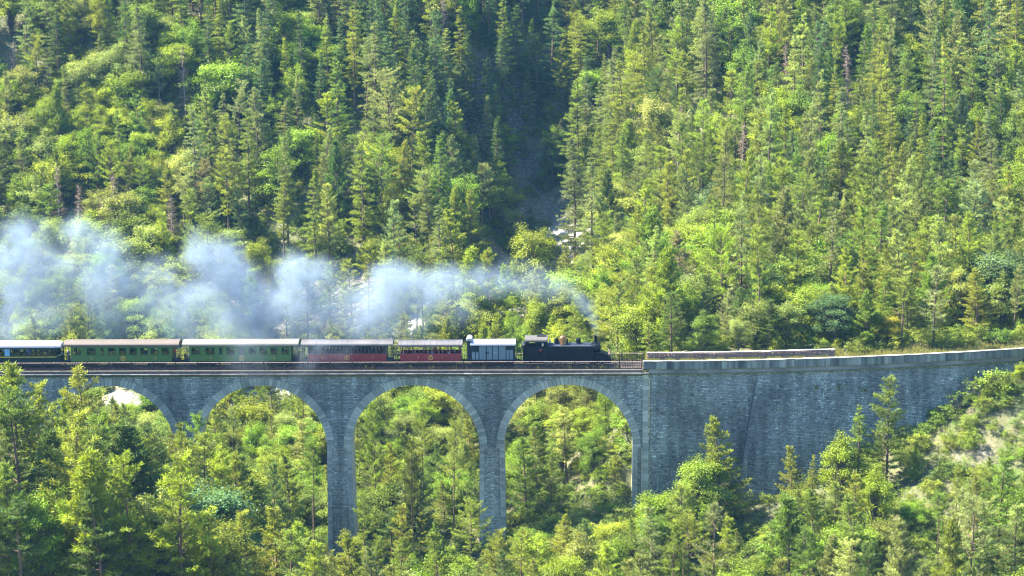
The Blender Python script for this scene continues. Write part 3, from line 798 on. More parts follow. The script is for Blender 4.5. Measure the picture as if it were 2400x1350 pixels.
def dead(seed, H=12.0, W=1.5, twig=True):
    g = np.random.default_rng(seed); P = trunk_path(H, g, 0.02); limbs = []; C, Dn = [], []
    z = 0.25 * H
    while z < H * 0.97:
        t = z / H
        for j in range(g.integers(3, 6)):
            L = W * (1.05 - t) ** 0.6 * g.uniform(0.4, 1.1); az = g.uniform(0, 6.28); el = g.normal(0.0, 0.25)
            o = path_at(P, np.array([t]))[0]; d = np.array([math.cos(az) * math.cos(el), math.sin(az) * math.cos(el), math.sin(el)])
            limbs.append((o, o + d * L, 0.03, 0.008))
            for s in np.arange(0.3, 1, 0.09 / max(L, 0.3) * 2):
                if twig:
                    p = o + d * L * s; k = 3
                    for _ in range(k): C.append(p); Dn.append(d * 0.5 + g.normal(0, 0.6, 3) + np.array([0, 0, -0.15]))
        z += g.uniform(0.22, 0.5)
    C, Dn = np.array(C), np.array(Dn); n = len(C)
    V, _ = blades(C, Dn, g.uniform(0.25, 0.6, n), np.full(n, 0.045), g, None)
    crown = raw_mesh('crown', V, np.arange(len(V)).reshape(-1, 3), [M_DEADNEEDLE], attrs={'tint': ('FACE', np.full(n, 0.5))})
    return trunk_mesh('trunk', P, 0.011 * H, 0.02, M_DEADWOOD, limbs), crown, H, W

PROTO = {
    'pine': [conifer(11, 18, 3.5, base=0.16, up=0.3, shape=0.62, gap=0.72, ragged=0.45, taper_low=0.3, tuft=0.36),
             conifer(12, 19, 3.0, base=0.34, up=0.35, shape=0.5, gap=0.78, ragged=0.5, taper_low=0.35, tuft=0.36),
             conifer(13, 17, 3.9, base=0.08, up=0.28, shape=0.75, gap=0.72, ragged=0.4, tuft=0.37),
             conifer(14, 19, 2.8, base=0.25, up=0.3, shape=0.65, gap=0.7, ragged=0.5, taper_low=0.3, tuft=0.36),
             conifer(15, 18, 4.2, base=0.36, up=0.3, shape=0.42, gap=0.95, per=(3, 5), ragged=0.6, taper_low=0.3, tuft=0.38),
             conifer(17, 20, 2.9, base=0.5, up=0.35, shape=0.4, gap=0.75, ragged=0.55, taper_low=0.4, tuft=0.36, gappy=0.12),
             conifer(18, 18, 3.4, base=0.2, up=0.3, shape=0.55, gap=0.8, ragged=0.65, taper_low=0.3, tuft=0.36, gappy=0.08),
             conifer(16, 10, 3.0, base=0.05, up=0.4, shape=0.8, gap=0.5, ragged=0.35, tuft=0.32)],
    'spruce': [conifer(21, 21, 3.2, base=0.07, up=-0.02, droop=0.12, shape=0.85, gap=0.62, ragged=0.3, blade=(0.3, 0.085), tuft=0.36),
               conifer(22, 21, 2.7, base=0.12, up=-0.05, droop=0.16, shape=0.75, gap=0.64, ragged=0.38, blade=(0.3, 0.085), tuft=0.36),
               conifer(23, 19, 3.5, base=0.05, up=0.05, droop=0.1, shape=0.95, gap=0.64, ragged=0.32, blade=(0.3, 0.085), tuft=0.37),
               conifer(24, 21, 2.4, base=0.24, up=0.0, droop=0.15, shape=0.65, gap=0.62, ragged=0.45, blade=(0.3, 0.085), tuft=0.36)],
    'larch': [conifer(31, 14, 2.3, base=0.06, up=0.15, droop=0.05, shape=0.85, gap=0.45, ragged=0.35, blade=(0.22, 0.075), nb=8, tuft=0.29),
              conifer(32, 14, 1.9, base=0.1, up=0.2, droop=0.0, shape=0.7, gap=0.43, ragged=0.4, blade=(0.22, 0.075), nb=8, tuft=0.29)],
    'broad': [broadleaf(41, 12, 3.4, clumps=88), broadleaf(42, 12, 2.8, base=0.12, clumps=84), broadleaf(43, 12, 3.9, base=0.2, clumps=104, rad=(0.5, 0.9)),
              broadleaf(44, 12, 2.8, base=0.1, clumps=74, rad=(0.5, 0.85)), broadleaf(45, 12, 3.7, base=0.28, clumps=66, rad=(0.6, 1.05), leaf=0.22),
              broadleaf(46, 12, 4.2, base=0.15, clumps=90, rad=(0.45, 0.85), leaf=0.18, per=170)],
    'bush': [broadleaf(51, 3.6, 1.7, base=0.0, clumps=26, rad=(0.4, 0.75), per=130, leaf=0.16), broadleaf(52, 3.6, 1.9, base=0.0, clumps=30, rad=(0.35, 0.65), per=130, leaf=0.15),
             broadleaf(53, 3.2, 2.2, base=0.0, clumps=30, rad=(0.4, 0.7), per=120, leaf=0.18)],
    'dead': [dead(61, 15, 2.0), dead(62, 13, 2.3), dead(63, 16, 1.7)],
}
print('tris', sum(len(p.polygons) * (2 if k in ('broad', 'bush') else 1) for k in PROTO for q in PROTO[k] for p in q[:2]))
# colour families (linear albedo)
TONES = {
    'olive': (0.2, 0.24, 0.034), 'dark green': (0.08, 0.13, 0.03), 'mid green': (0.145, 0.21, 0.034), 'blue-green': (0.105, 0.175, 0.065),
    'grey-green': (0.19, 0.23, 0.085), 'bright green': (0.18, 0.275, 0.03), 'yellow-green': (0.235, 0.3, 0.032), 'pale green': (0.25, 0.295, 0.08),
    'yellow': (0.32, 0.32, 0.035), 'brownish': (0.2, 0.17, 0.085), 'deep green': (0.05, 0.095, 0.026)}
KINDS = {'pine': ('pine_tree', 'pine'), 'spruce': ('spruce_tree', 'spruce'), 'larch': ('larch_tree', 'larch'), 'broad': ('broadleaf_tree', 'broadleaf tree'), 'bush': ('leafy_bush', 'bush'), 'dead': ('dead_tree', 'dead conifer')}

# ------------------------------------------------------------------ where trees stand
TREES = []      # dict(kind, proto, x, y, z, H, wid, tone, lean)
def tree(kind, x, y, H, tone=None, wid=1.0, proto=None, lean=0.0, must=False):
    pr = proto if proto is not None else random.randrange(len(PROTO[kind]))
    ph, pw = PROTO[kind][pr][2:4]
    TREES.append(dict(kind=kind, p=pr, x=x, y=y, z=float(ground(x, y)) - 0.1, H=H, s=H / ph, w=wid * (H / ph) ** 0.75, pw=pw, tone=tone, lean=lean, must=must))
def place(kind, px, top, Y, tone=None, wid=1.0, proto=None, hmax=26, hmin=1.5, lean=0.0):
    """a tree whose tip is seen at (px, top) and that grows at depth Y"""
    P = at(px, top, Y); gz = float(ground(P[0], P[1]))
    H = min(hmax, max(hmin, P[2] - gz)); tree(kind, float(P[0]), Y, H, tone, wid, proto, lean, True)

def weighted(d):
    r = random.random() * sum(d.values())
    for k, v in d.items():
        r -= v
        if r <= 0: return k
    return k

# named trees of the photograph: (kind, px, top, depth, tone, width)
for a in [('pine', 195, 852, -22, 'olive', 1.1, 1), ('pine', 30, 842, -26, 'olive', 1.3, 2), ('pine', 80, 888, -24, 'olive', 1.2, 0), ('pine', 142, 905, -18, 'olive', 0.7, 3),
          ('pine', 440, 972, -12, 'mid green', 1.0, 1), ('pine', 412, 985, -13, 'olive', 0.8, 3), ('pine', 520, 1010, -14, 'mid green', 0.9, 0), ('pine', 545, 1065, -20, 'olive', 1.1, 2), ('pine', 300, 1040, -20, 'olive', 1.1, 4),
          ('pine', 680, 1060, -6, 'mid green', 1.0, 2), ('pine', 730, 1030, 10, 'mid green', 0.9, 5), ('pine', 640, 1075, -10, 'blue-green', 0.8, 0),
          ('pine', 1690, 978, -6, 'olive', 1.25, 2), ('pine', 1855, 1042, -9, 'olive', 0.9, 0), ('spruce', 1905, 1062, -8, 'olive', 0.8, 1), ('pine', 2083, 880, -6.5, 'mid green', 1.25, 0),
          ('spruce', 2015, 945, -7, 'mid green', 1.2, 2), ('pine', 2245, 1085, -16, 'olive', 1.0, 1), ('pine', 2320, 1065, -18, 'mid green', 1.1, 3), ('larch', 2145, 1033, -7.5, 'yellow-green', 0.8, 1), ('pine', 2120, 1240, -22, 'olive', 1.1, 5),
          ('broad', 1975, 1010, -8, 'yellow-green', 1.0, 1), ('bush', 2285, 885, 2.6, 'bright green', 1.1, 1), ('bush', 2330, 868, 3.0, 'bright green', 1.2, 2), ('bush', 2365, 880, 2.6, 'mid green', 1.2, 0), ('broad', 2398, 848, 3.2, 'yellow-green', 0.8, 4), ('bush', 2240, 918, 2.2, 'mid green', 1.0, 1), ('bush', 2300, 930, 1.0, 'bright green', 1.3, 1), ('bush', 2360, 935, 0.5, 'mid green', 1.3, 2),
          ('broad', 1640, 1065, -7, 'bright green', 1.0, 2), ('broad', 1540, 1150, -9, 'yellow-green', 1.0, 4), ('broad', 1770, 1300, -16, 'yellow-green', 1.0, 0), ('broad', 1600, 1130, -9, 'pale green', 1.0, 1),
          ('pine', 1960, 1125, -13, 'mid green', 1.0, 0), ('pine', 2180, 1140, -12, 'olive', 1.0, 2), ('pine', 2372, 1095, -13, 'mid green', 1.1, 0), ('pine', 1565, 1185, -12, 'olive', 1.0, 3), ('spruce', 2050, 1175, -15, 'olive', 1.0, 0), ('pine', 620, 1130, -15, 'mid green', 1.2, 2), ('pine', 360, 1000, -17, 'dark green', 1.2, 2), ('pine', 250, 960, -19, 'olive', 1.2, 0), ('pine', 1320, 1200, -12, 'olive', 1.0, 2),
          ('pine', 875, 945, 12, 'mid green', 0.65, 1), ('pine', 965, 1030, 6, 'olive', 0.7, 1), ('pine', 1060, 985, 8, 'pale green', 0.65, 4), ('pine', 1100, 1170, -8, 'olive', 1.1, 4), ('pine', 940, 1180, -10, 'olive', 1.0, 0),
          ('pine', 1020, 1220, -13, 'mid green', 0.8, 3), ('pine', 850, 1150, -7, 'mid green', 0.8, 5), ('pine', 1720, 1270, -18, 'olive', 1.0, 3), ('pine', 1650, 1180, -12, 'mid green', 0.9, 1),
          ('pine', 885, 1255, -11, 'mid green', 0.9, 5), ('bush', 790, 1300, -7, 'olive', 1.0, 0), ('broad', 1225, 1235, -8, 'bright green', 0.9, 1), ('broad', 1330, 1225, -9, 'pale green', 0.9, 5), ('broad', 1430, 1215, -8, 'bright green', 0.9, 2),
          ('pine', 1050, 742, 72, 'olive', 0.9, 7), ('pine', 1165, 735, 70, 'olive', 1.2, 7), ('pine', 1130, 760, 66, 'olive', 1.0, 7), ('pine', 985, 765, 80, 'olive', 1.0, 7), ('pine', 935, 750, 84, 'bright green', 0.9, 2), ('broad', 1210, 740, 74, 'mid green', 0.8, 3), ('pine', 800, 745, 92, 'pale green', 0.9, 3), ('pine', 745, 765, 94, 'pale green', 0.9, 7), ('pine', 10, 760, 108, 'bright green', 0.9, 2),
          ('pine', 1295, 735, 74, 'olive', 1.0, 7), ('broad', 1345, 745, 74, 'yellow-green', 1.0, 3),
          ('broad', 1100, 320, 165, 'yellow-green', 0.75, 3), ('larch', 1410, 500, 120, 'yellow', 0.9, 0), ('spruce', 1355, 150, 170, 'mid green', 1.2, 2), ('spruce', 1345, 195, 150, 'grey-green', 1.2, 0), ('spruce', 1390, 370, 112, 'grey-green', 1.1, 3),
          ('pine', 1105, 445, 122, 'olive', 1.0, 2), ('pine', 1030, 395, 135, 'grey-green', 0.9, 0), ('pine', 530, 350, 128, 'olive', 1.1, 1), ('pine', 660, 405, 124, 'olive', 1.0, 3), ('pine', 770, 430, 122, 'olive', 1.0, 2), ('broad', 1250, 525, 120, 'yellow-green', 1.2, 0), ('broad', 1460, 540, 100, 'pale green', 1.1, 2), ('broad', 1560, 525, 92, 'pale green', 1.1, 5),
          ('broad', 1755, 440, 90, 'yellow', 1.1, 0), ('broad', 2300, 120, 140, 'pale green', 1.1, 2), ('broad', 2060, 715, 14, 'yellow-green', 1.0, 4), ('broad', 2080, 735, 13, 'yellow', 1.0, 2), ('pine', 1780, 610, 22, 'deep green', 1.3, 2), ('pine', 1660, 640, 20, 'dark green', 1.3, 0), ('pine', 1870, 585, 35, 'olive', 1.2, 1), ('pine', 1990, 620, 28, 'mid green', 1.1, 2),
          ('pine', 1730, 670, 18, 'dark green', 1.2, 2), ('pine', 1450, 640, 24, 'olive', 1.2, 4), ('pine', 1530, 620, 26, 'olive', 1.2, 0), ('pine', 1590, 690, 18, 'olive', 1.1, 4), ('pine', 1950, 665, 17, 'bright green', 1.0, 3), ('pine', 2140, 560, 34, 'olive', 1.1, 1), ('pine', 2340, 500, 42, 'mid green', 1.1, 3), ('pine', 2360, 520, 38, 'mid green', 1.1, 1), ('pine', 2240, 585, 30, 'pale green', 1.2, 0),
          ('larch', 430, 30, 186, 'bright green', 0.8, 1), ('larch', 1000, 200, 175, 'bright green', 0.8, 0), ('broad', 200, 300, 148, 'bright green', 1.0, 3), ('broad', 55, 400, 140, 'bright green', 1.1, 0), ('broad', 330, 300, 150, 'yellow-green', 1.1, 2), ('broad', 215, 165, 165, 'blue-green', 0.8, 4),
          ('dead', 135, 385, 136, None, 1.1, 0), ('dead', 180, 425, 132, None, 1.2, 2), ('dead', 400, 450, 127, None, 0.9, 1), ('dead', 1262, 85, 238, None, 1.2, 0), ('dead', 1310, 85, 232, None, 1.2, 1), ('dead', 165, 540, 122, None, 1.2, 1), ('dead', 1705, 250, 122, None, 1.0, 2), ('dead', 855, 310, 162, None, 1.0, 2)]:
    place(a[0], a[1], a[2], a[3], a[4], a[5], a[6])
for k, px in enumerate([560, 582, 598, 612, 628, 641, 655, 668, 684, 697, 709, 722, 738, 748]):     # stand of thin pines on the terrace behind the second arch
    place('pine', px, random.uniform(878, 930), 62 + (k * 37) % 9, random.choice(['olive', 'mid green', 'yellow-green']), 0.8, random.choice((1, 6)), 14, 7)
for px, top, yy in [(1915, 898, 0.0), (1966, 895, 0.0), (2028, 903, 0.0)]:                       # plants rooted in the wall joints
    P_ = at(px, top + 14, float(bend(at(px, top, 4)[0]))); x_ = float(P_[0]); z_ = float(P_[2])
    TREES.append(dict(kind='bush', p=1, x=x_, y=float(wall_y(x_, z_)) - 0.25, z=z_, H=0.8, s=0.24, w=0.3, pw=1.9, tone='pale green', lean=0.3, must=True, wallp=True))

for a in [(1478, 1120, 5.5), (1468, 1060, 7), (1480, 1010, 8), (1455, 1120, 6.5), (1440, 1160, 5.5), (1470, 960, 9), (1435, 1080, 8), (1450, 1010, 9.5), (1484, 1150, 5.2), (1420, 1120, 7), (1488, 1080, 6)]:
    place('broad' if random.random() < 0.5 else 'bush', a[0], a[1], a[2], random.choice(['bright green', 'yellow-green', 'pale green']), 1.1, None, 6, 2.2)
def zone_mix(px, py, y):
    """which kinds grow where (read off the photograph)"""
    if y < -1:
        if px < 780: return {'pine': 8, 'broad': 0.8, 'larch': 0.2}
        if px < 1500: return {'pine': 3.5, 'broad': 4}
        return {'pine': 7.5, 'broad': 3.2, 'larch': 0.4}
    if y < 75 and px < 1480:
        if px < 800: return {'broad': 5, 'pine': 2}
        return {'broad': 5, 'pine': 2.6, 'larch': 0.3}
    if 1150 < px < 1640 and 490 < py < 720: return {'broad': 5, 'pine': 2.2, 'larch': 0.3}
    if px > 1420:
        if py > 560: return {'pine': 5, 'broad': 2.5, 'spruce': 0.6}
        return {'pine': 4.6, 'spruce': 2.8, 'broad': 1.7, 'dead': 0.25, 'larch': 0.3}
    if px > 1120:
        if py > 470: return {'broad': 6, 'pine': 1.5, 'larch': 0.3}
        return {'spruce': 5, 'broad': 1.8, 'pine': 0.8, 'dead': 0.3}
    if px > 560:
        if py < 330: return {'spruce': 6, 'broad': 1.4, 'pine': 1, 'larch': 0.25, 'dead': 0.12}
        return {'pine': 6, 'broad': 1, 'spruce': 0.8}
    if py < 170: return {'spruce': 4, 'pine': 1.5, 'broad': 1.5, 'larch': 0.3}
    if py < 560: return {'broad': 3.0, 'pine': 3.0, 'spruce': 1.5, 'dead': 0.25}
    return {'broad': 4.5, 'pine': 2.0, 'dead': 0.15}
TONE_MIX = {
    'pine': {'olive': 4, 'mid green': 3, 'grey-green': 2.4, 'dark green': 0.8, 'yellow-green': 1.3, 'pale green': 1.2, 'brownish': 0.12},
    'spruce': {'grey-green': 3.4, 'mid green': 2.4, 'blue-green': 1.0, 'dark green': 0.9, 'olive': 2.4, 'pale green': 1.2},
    'larch': {'bright green': 3, 'yellow-green': 3},
    'broad': {'bright green': 4, 'mid green': 2.0, 'yellow-green': 3, 'pale green': 2.6, 'blue-green': 0.35},
    'bush': {'bright green': 3, 'mid green': 2, 'yellow-green': 2.2, 'pale green': 1.4},
    'dead': {None: 1}}
MUST = np.array([(t['x'], t['y'], 1.9) for t in TREES])
step = 5.0
ys = np.arange(-52, 262, step * 0.87)
cand = []
for j, y0 in enumerate(ys):
    for x0 in np.arange(-142, 140, step):
        x = x0 + (j % 2) * step / 2 + random.uniform(-1.3, 1.3); y = y0 + random.uniform(-1.2, 1.2)
        cand.append((x, y))
cand = np.array(cand)
cg = ground(cand[:, 0], cand[:, 1]); cx, cyy, cz_ = proj(np.stack([cand[:, 0], cand[:, 1], cg + 5], -1))
rm = river_mask(cand[:, 0], cand[:, 1]); bmk = bare_mask(cand[:, 0], cand[:, 1]); cm = cliff_mask(cand[:, 0], cand[:, 1])
for (x, y), gz, px, py, r_, b_, c_ in zip(cand, cg, cx, cyy, rm, bmk, cm):
    if not (-160 < px < 2560 and -320 < py < 1500): continue
    yb_ = y - float(bend(x))
    if -1.6 < yb_ < (7.5 if x > 8.5 else 6.0): continue
    if x > 8 and -3.2 < yb_ < 0: continue
    if r_ > 0.25 or b_ > 0.45 or c_ > 0.5: continue
    if np.min(np.hypot(MUST[:, 0] - x, MUST[:, 1] - y)) < 2.0: continue
    if y > 200 and random.random() < 0.25: continue
    if yb_ > 60 and float(vnoise(x, y, 11, 33)) < -0.33 and random.random() < 0.8: continue
    if y < -1 and random.random() < 0.12: continue
    kd = weighted(zone_mix(px, py, yb_))
    tone = weighted(TONE_MIX[kd])
    if kd == 'broad' and 1150 < px < 1640 and 490 < py < 720: tone = random.choice(['pale green', 'yellow-green', 'pale green', 'bright green'])
    if kd in ('spruce', 'pine') and 560 < px < 1340 and py < 360 and random.random() < 0.65: tone = random.choice(['blue-green', 'dark green', 'grey-green', 'blue-green'])  # blue-green shadow of the upper middle slope, put into the crown tones
    if px < 780 and y < -1 and kd == 'pine' and random.random() < 0.6: tone = random.choice(['olive', 'dark green', 'mid green', 'dark green'])
    H = {'pine': random.triangular(7, 20, 16), 'spruce': random.triangular(9, 25, 20), 'larch': random.uniform(9, 14), 'broad': random.uniform(7.5, 13), 'dead': random.uniform(10, 16)}[kd]
    if y > 130: H *= 1.08
    if yb_ > 0 and y < 75 and px < 1480: H *= 0.72
    if px > 1480 and 0 < yb_ < 13: H *= 0.62
    if 1130 < px < 1380 and 480 < py < 720: H *= 0.7
    if y < -1:
        H *= {0: 1.25, 1: 0.85, 2: 0.9}[0 if px < 560 else (1 if px < 1500 else 2)]
        # keep the viaduct and wall as open to view as the photograph has them
        lim = np.interp(px, [-200, 0, 60, 150, 260, 400, 470, 620, 760, 840, 1100, 1200, 1500, 1560, 1640, 1780, 1850, 1950, 2050, 2150, 2250, 2330, 2500],
                        [850, 850, 890, 940, 960, 1010, 1010, 1075, 1290, 1160, 1230, 1240, 1200, 1170, 1120, 1290, 1140, 1130, 1080, 1170, 1130, 1060, 1040])
        H = min(H, float(at(px, lim, y)[2]) - gz + random.uniform(-1.2, 0.4))
        if H < 1.6: continue
        if H < 4.5 and kd != 'broad': kd = 'broad' if random.random() < 0.6 else kd; tone = weighted(TONE_MIX[kd])
    if 0 < yb_ and 225 < px < 345 and y < 84: H = min(H, float(at(px, 944, y)[2]) - gz + random.uniform(-1, 1.2))
    if 0 < yb_ and 560 < px < 760 and y < 82: H = min(H, float(at(px, 985, y)[2]) - gz + random.uniform(-1, 2)) if random.random() < 0.6 else H
    if 1205 < px < 1300 and 100 < y < 176: H = min(H, float(at(px, 560 if y < 158 else 500, y)[2]) - gz + random.uniform(-1, 1))
    if 1345 < px < 1405 and 0 < y < 145: H = min(H, float(at(px, 685, y)[2]) - gz)
    if 1265 < px < 1315 and 0 < y < 148: H = min(H, float(at(px, 655, y)[2]) - gz)
    if H < 1.6: continue
    if yb_ > 0 and px < 1480 and y < 60:
        H = min(H, float(at(px, 800, y)[2]) - gz)
        if H < 1.6: continue
    pr_ = random.choice((0, 2, 3, 6, 7)) if (kd == 'pine' and y < -1 and px < 780) else None
    if pr_ is not None and H > 8:
        tree(kd, float(x), float(y), H, tone, random.uniform(1.05, 1.4), pr_, random.gauss(0, 0.03)); continue
    tree(kd, float(x), float(y), H, tone, (random.uniform(0.8, 1.3) if kd in ('pine', 'spruce') and y > 0 else random.uniform(0.8, 1.35)), lean=random.gauss(0, 0.035))
# bushes: river banks, embankment foot, cliff tops
for _ in range(130):
    x = random.uniform(3.5, 9.3); y = random.uniform(0.3, 11)
    tree('bush', x, y, random.uniform(0.9, 2.2), weighted(TONE_MIX['bush']), random.uniform(0.9, 1.3))
for _ in range(2600):
    x = random.uniform(-90, 78); y = random.uniform(-40, 190); gz = float(ground(x, y)); a, b, _z = proj(np.array([[x, y, gz + 1]])); a, b = float(a[0]), float(b[0])
    if not (-60 < a < 2460 and -40 < b < 1400): continue
    yb_ = y - float(bend(x))
    if -1.2 < yb_ < 7.2 or (x > 8 and -2.4 < yb_ < 0) or float(river_mask(x, y)) > 0.3: continue
    if (float(bare_mask(x, y)) > 0.3) and random.random() < 0.75: continue
    near = (y < 75) or (a > 1100 and 430 < b < 760) or (1120 < a < 1320 and 250 < b < 560) or float(cliff_mask(x, y)) > 0
    if not near and random.random() < 0.75: continue
    if x > 8 and 0 < yb_ < 9: continue
    tree('bush', x, y, random.uniform(1.6, 4.2), weighted(TONE_MIX['bush']), random.uniform(0.8, 1.3))
    if len([1 for t in TREES[-400:] if t['kind'] == 'bush']) > 398: break

# ------------------------------------------------------------------ which of them the photograph shows, and how to name each
GW, GH, CELL = 240, 135, 10
occ = -np.ones((GH, GW), int)
ccx, ccy = np.meshgrid((np.arange(GW) + 0.5) * CELL, (np.arange(GH) + 0.5) * CELL)
wx = (ccx - 1340) / 17.5; wz = (865 - ccy) / 17.05
solid = (ccy > np.interp(ccx, [0, 1430, 1440, 2400], [795, 795, 845, 820])) & (ccy < 1400)
inarch = np.zeros_like(solid)
for c in ARCH_C:
    dx = np.abs(wx - c); inarch |= (dx < ARCH_R) & ((wz < SPRING_Z) | (np.hypot(dx, wz - SPRING_Z) < ARCH_R))
solid &= ~inarch
pts = np.array([(t['x'], t['y'], t['z']) for t in TREES]); tops = pts + np.array([(0, 0, t['H']) for t in TREES])
bx, by, bd = proj(pts); tx, ty, _ = proj(tops)
order = np.argsort(bd); done_wall = False
for i in order:
    t = TREES[i]
    if not done_wall and t['y'] - float(bend(t['x'])) > 1:
        occ[(occ < 0) & solid] = 999999; done_wall = True
    wpx = t['pw'] * t['w'] * F_PX / bd[i]
    x0, x1 = int((bx[i] - wpx) // CELL), int((bx[i] + wpx) // CELL) + 1; y0, y1 = int(ty[i] // CELL), int(by[i] // CELL) + 1
    x0, x1, y0, y1 = max(0, x0), min(GW, x1), max(0, y0), min(GH, y1)
    if x0 >= x1 or y0 >= y1: t['vis'] = 0; continue
    sx, sy = ccx[y0:y1, x0:x1], ccy[y0:y1, x0:x1]; f = (sy - ty[i]) / max(5, by[i] - ty[i])
    cxl = tx[i] + (bx[i] - tx[i]) * f
    if t['kind'] in ('broad', 'bush'): half = wpx * np.sqrt(np.clip(1 - ((f - 0.45) / 0.5) ** 2, 0, 1))
    else: half = wpx * np.clip(f * 1.5, 0, 1) * (f < 0.9) * 0.85
    m = (np.abs(sx - cxl) < half) & (occ[y0:y1, x0:x1] < 0)
    t['vis'] = int(m.sum())
    if t['vis']: t['cx'] = float(sx[m].mean()); t['cy'] = float(sy[m].mean())
    sub = occ[y0:y1, x0:x1]; sub[m] = i
    # crowns are airy: let a part of what is behind show through
    if t['kind'] != 'dead': pass

def zone_of(t):
    x, y = t['cx'], t['cy']; yb_ = t['y'] - float(bend(t['x']))
    if yb_ < 0:
        col = [(130, 'left end of the viaduct'), (300, 'first arch'), (470, "second arch's left pier"), (620, 'second arch left side'), (760, 'second arch right half'), (850, 'tall pier'), (980, 'third arch left half'), (1120, 'third arch right half'),
               (1210, "fourth arch's left pier"), (1350, 'fourth arch left half'), (1500, 'fourth arch right half'), (1640, 'pilaster'), (1760, 'upright wall face'), (1900, 'leaning wall face start'),
               (2030, 'leaning wall face'), (2160, 'leafy wall stretch'), (2280, 'dry bank'), (2401, 'right wall end')]
        c = next(b for a, b in col if x < a)
        rowv = 'by' if y < 1020 else ('below' if y < 1130 else ('well below' if y < 1240 else 'far below'))
        return f'in front, {rowv} the {c}'
    if y > 868 and x < 1510:
        c = 'first' if x < 430 else 'second' if x < 790 else 'third' if x < 1150 else 'fourth'
        s = 'low' if y > 1090 else ('midway' if y > 980 else 'high')
        return f'seen {s} through the {c} arch'
    col = [(75, "railcar's left part"), (150, 'white railcar roof'), (285, "brown carriage roof's left half"), (425, "brown carriage roof's right half"), (560, "pale carriage roof's left half"), (700, "pale carriage roof's right half"), (810, "long red carriage's left half"),
           (925, "long red carriage's right half"), (1090, 'short red carriage'), (1215, 'white van roof'), (1300, 'locomotive cab'), (1440, 'locomotive boiler'), (1560, 'parapet start'), (1680, 'far parapet left part'), (1820, 'far parapet middle'), (1955, 'far parapet right part'),
           (2080, 'grassy verge start'), (2190, 'grassy verge middle'), (2300, 'grassy verge'), (2401, "verge's right end")]
    c = next(b for a, b in col if x < a)
    row = [(60, 'at top edge'), (140, 'near top'), (230, 'high up'), (320, 'upper slope'), (410, 'mid slope'), (500, 'lower mid slope'), (590, 'low slope'), (680, 'near slope foot'), (2000, 'just')]
    r = next(b for a, b in row if y < a)
    return f'{r} above {c}'
LIMIT = {'pine': 298, 'spruce': 280, 'broad': 298, 'larch': 60, 'bush': 230, 'dead': 60}
single, rest = [], []
for kd in PROTO:
    ks = sorted([t for t in TREES if t['kind'] == kd and t.get('vis', 0) >= (3 if not t['must'] else 1)], key=lambda t: -(t['vis'] + 1000 * t['must']))
    single += ks[:LIMIT[kd]]
    ids = set(map(id, ks[:LIMIT[kd]]))
    rest += [t for t in TREES if t['kind'] == kd and id(t) not in ids]
groups = {}
for t in single:
    size = 'tall' if t['H'] > (11.5 if t['kind'] in ('pine', 'spruce', 'larch', 'dead') else 8.2) else ('small' if t['H'] < (8 if t['kind'] in ('pine', 'spruce', 'larch', 'dead') else (5.5 if t['kind'] == 'broad' else 2.4)) else 'mid-sized')
    tone = (t['tone'] + ' ') if t['tone'] else 'bare brown '
    t['head'] = f"{size} {tone}{KINDS[t['kind']][1]}"
    groups.setdefault((t['head'], zone_of(t)), []).append(t)
ORD = ['first', 'second', 'third', 'fourth', 'fifth', 'sixth', 'seventh', 'eighth', 'ninth', 'tenth', 'eleventh', 'twelfth', 'thirteenth']
for (head, zn), ts in groups.items():
    ts.sort(key=lambda t: t['cx'])
    for k, t in enumerate(ts):
        if t.get('wallp'): t['label'] = f"small leafy plant growing out of the leaning wall face, {ORD[0 if t['cx'] < 1940 else 1 if t['cx'] < 2000 else 2]} from left"; continue
        t['label'] = f'{head} {zn}' + ('' if len(ts) == 1 else f', {ORD[min(k, 12)]} from left')
for t in single:
    if len(t['label'].split()) > 16: t['label'] = t['label'].replace(' the ', ' ').replace(' of ', ' ')
    for w_ in ('mid-sized ', 'small ', 'tall ', 'tree '):
        if len(t['label'].replace('-', ' ').split()) > 16 and len(t['label'].split()) > 15: t['label'] = t['label'].replace(w_, '', 1)
GROUPN = {'pine': 'pine trees on the valley slopes', 'spruce': 'spruce trees on the valley slopes', 'larch': 'larches on the valley slopes', 'broad': 'broadleaf trees on the valley slopes', 'bush': 'bushes on the valley slopes', 'dead': 'dead conifers on the valley slopes'}
for t in single:
    tm, cm_ = PROTO[t['kind']][t['p']][:2]
    root = empty(KINDS[t['kind']][0], (t['x'], t['y'], t['z']), label=t['label'], cat=KINDS[t['kind']][1], group=GROUPN[t['kind']])
    root.rotation_euler = (random.gauss(0, 0.015), t['lean'], random.uniform(0, 6.28)); root.scale = (t['w'], t['w'], t['s'])
    link('trunk', tm, root)
    c = link('crown', cm_, root)
    if t['tone']:
        k = TONES[t['tone']]; j = random.uniform(0.85, 1.18); c.color = (k[0] * j * random.uniform(0.9, 1.1), k[1] * j, k[2] * j * random.uniform(0.85, 1.15), 1)

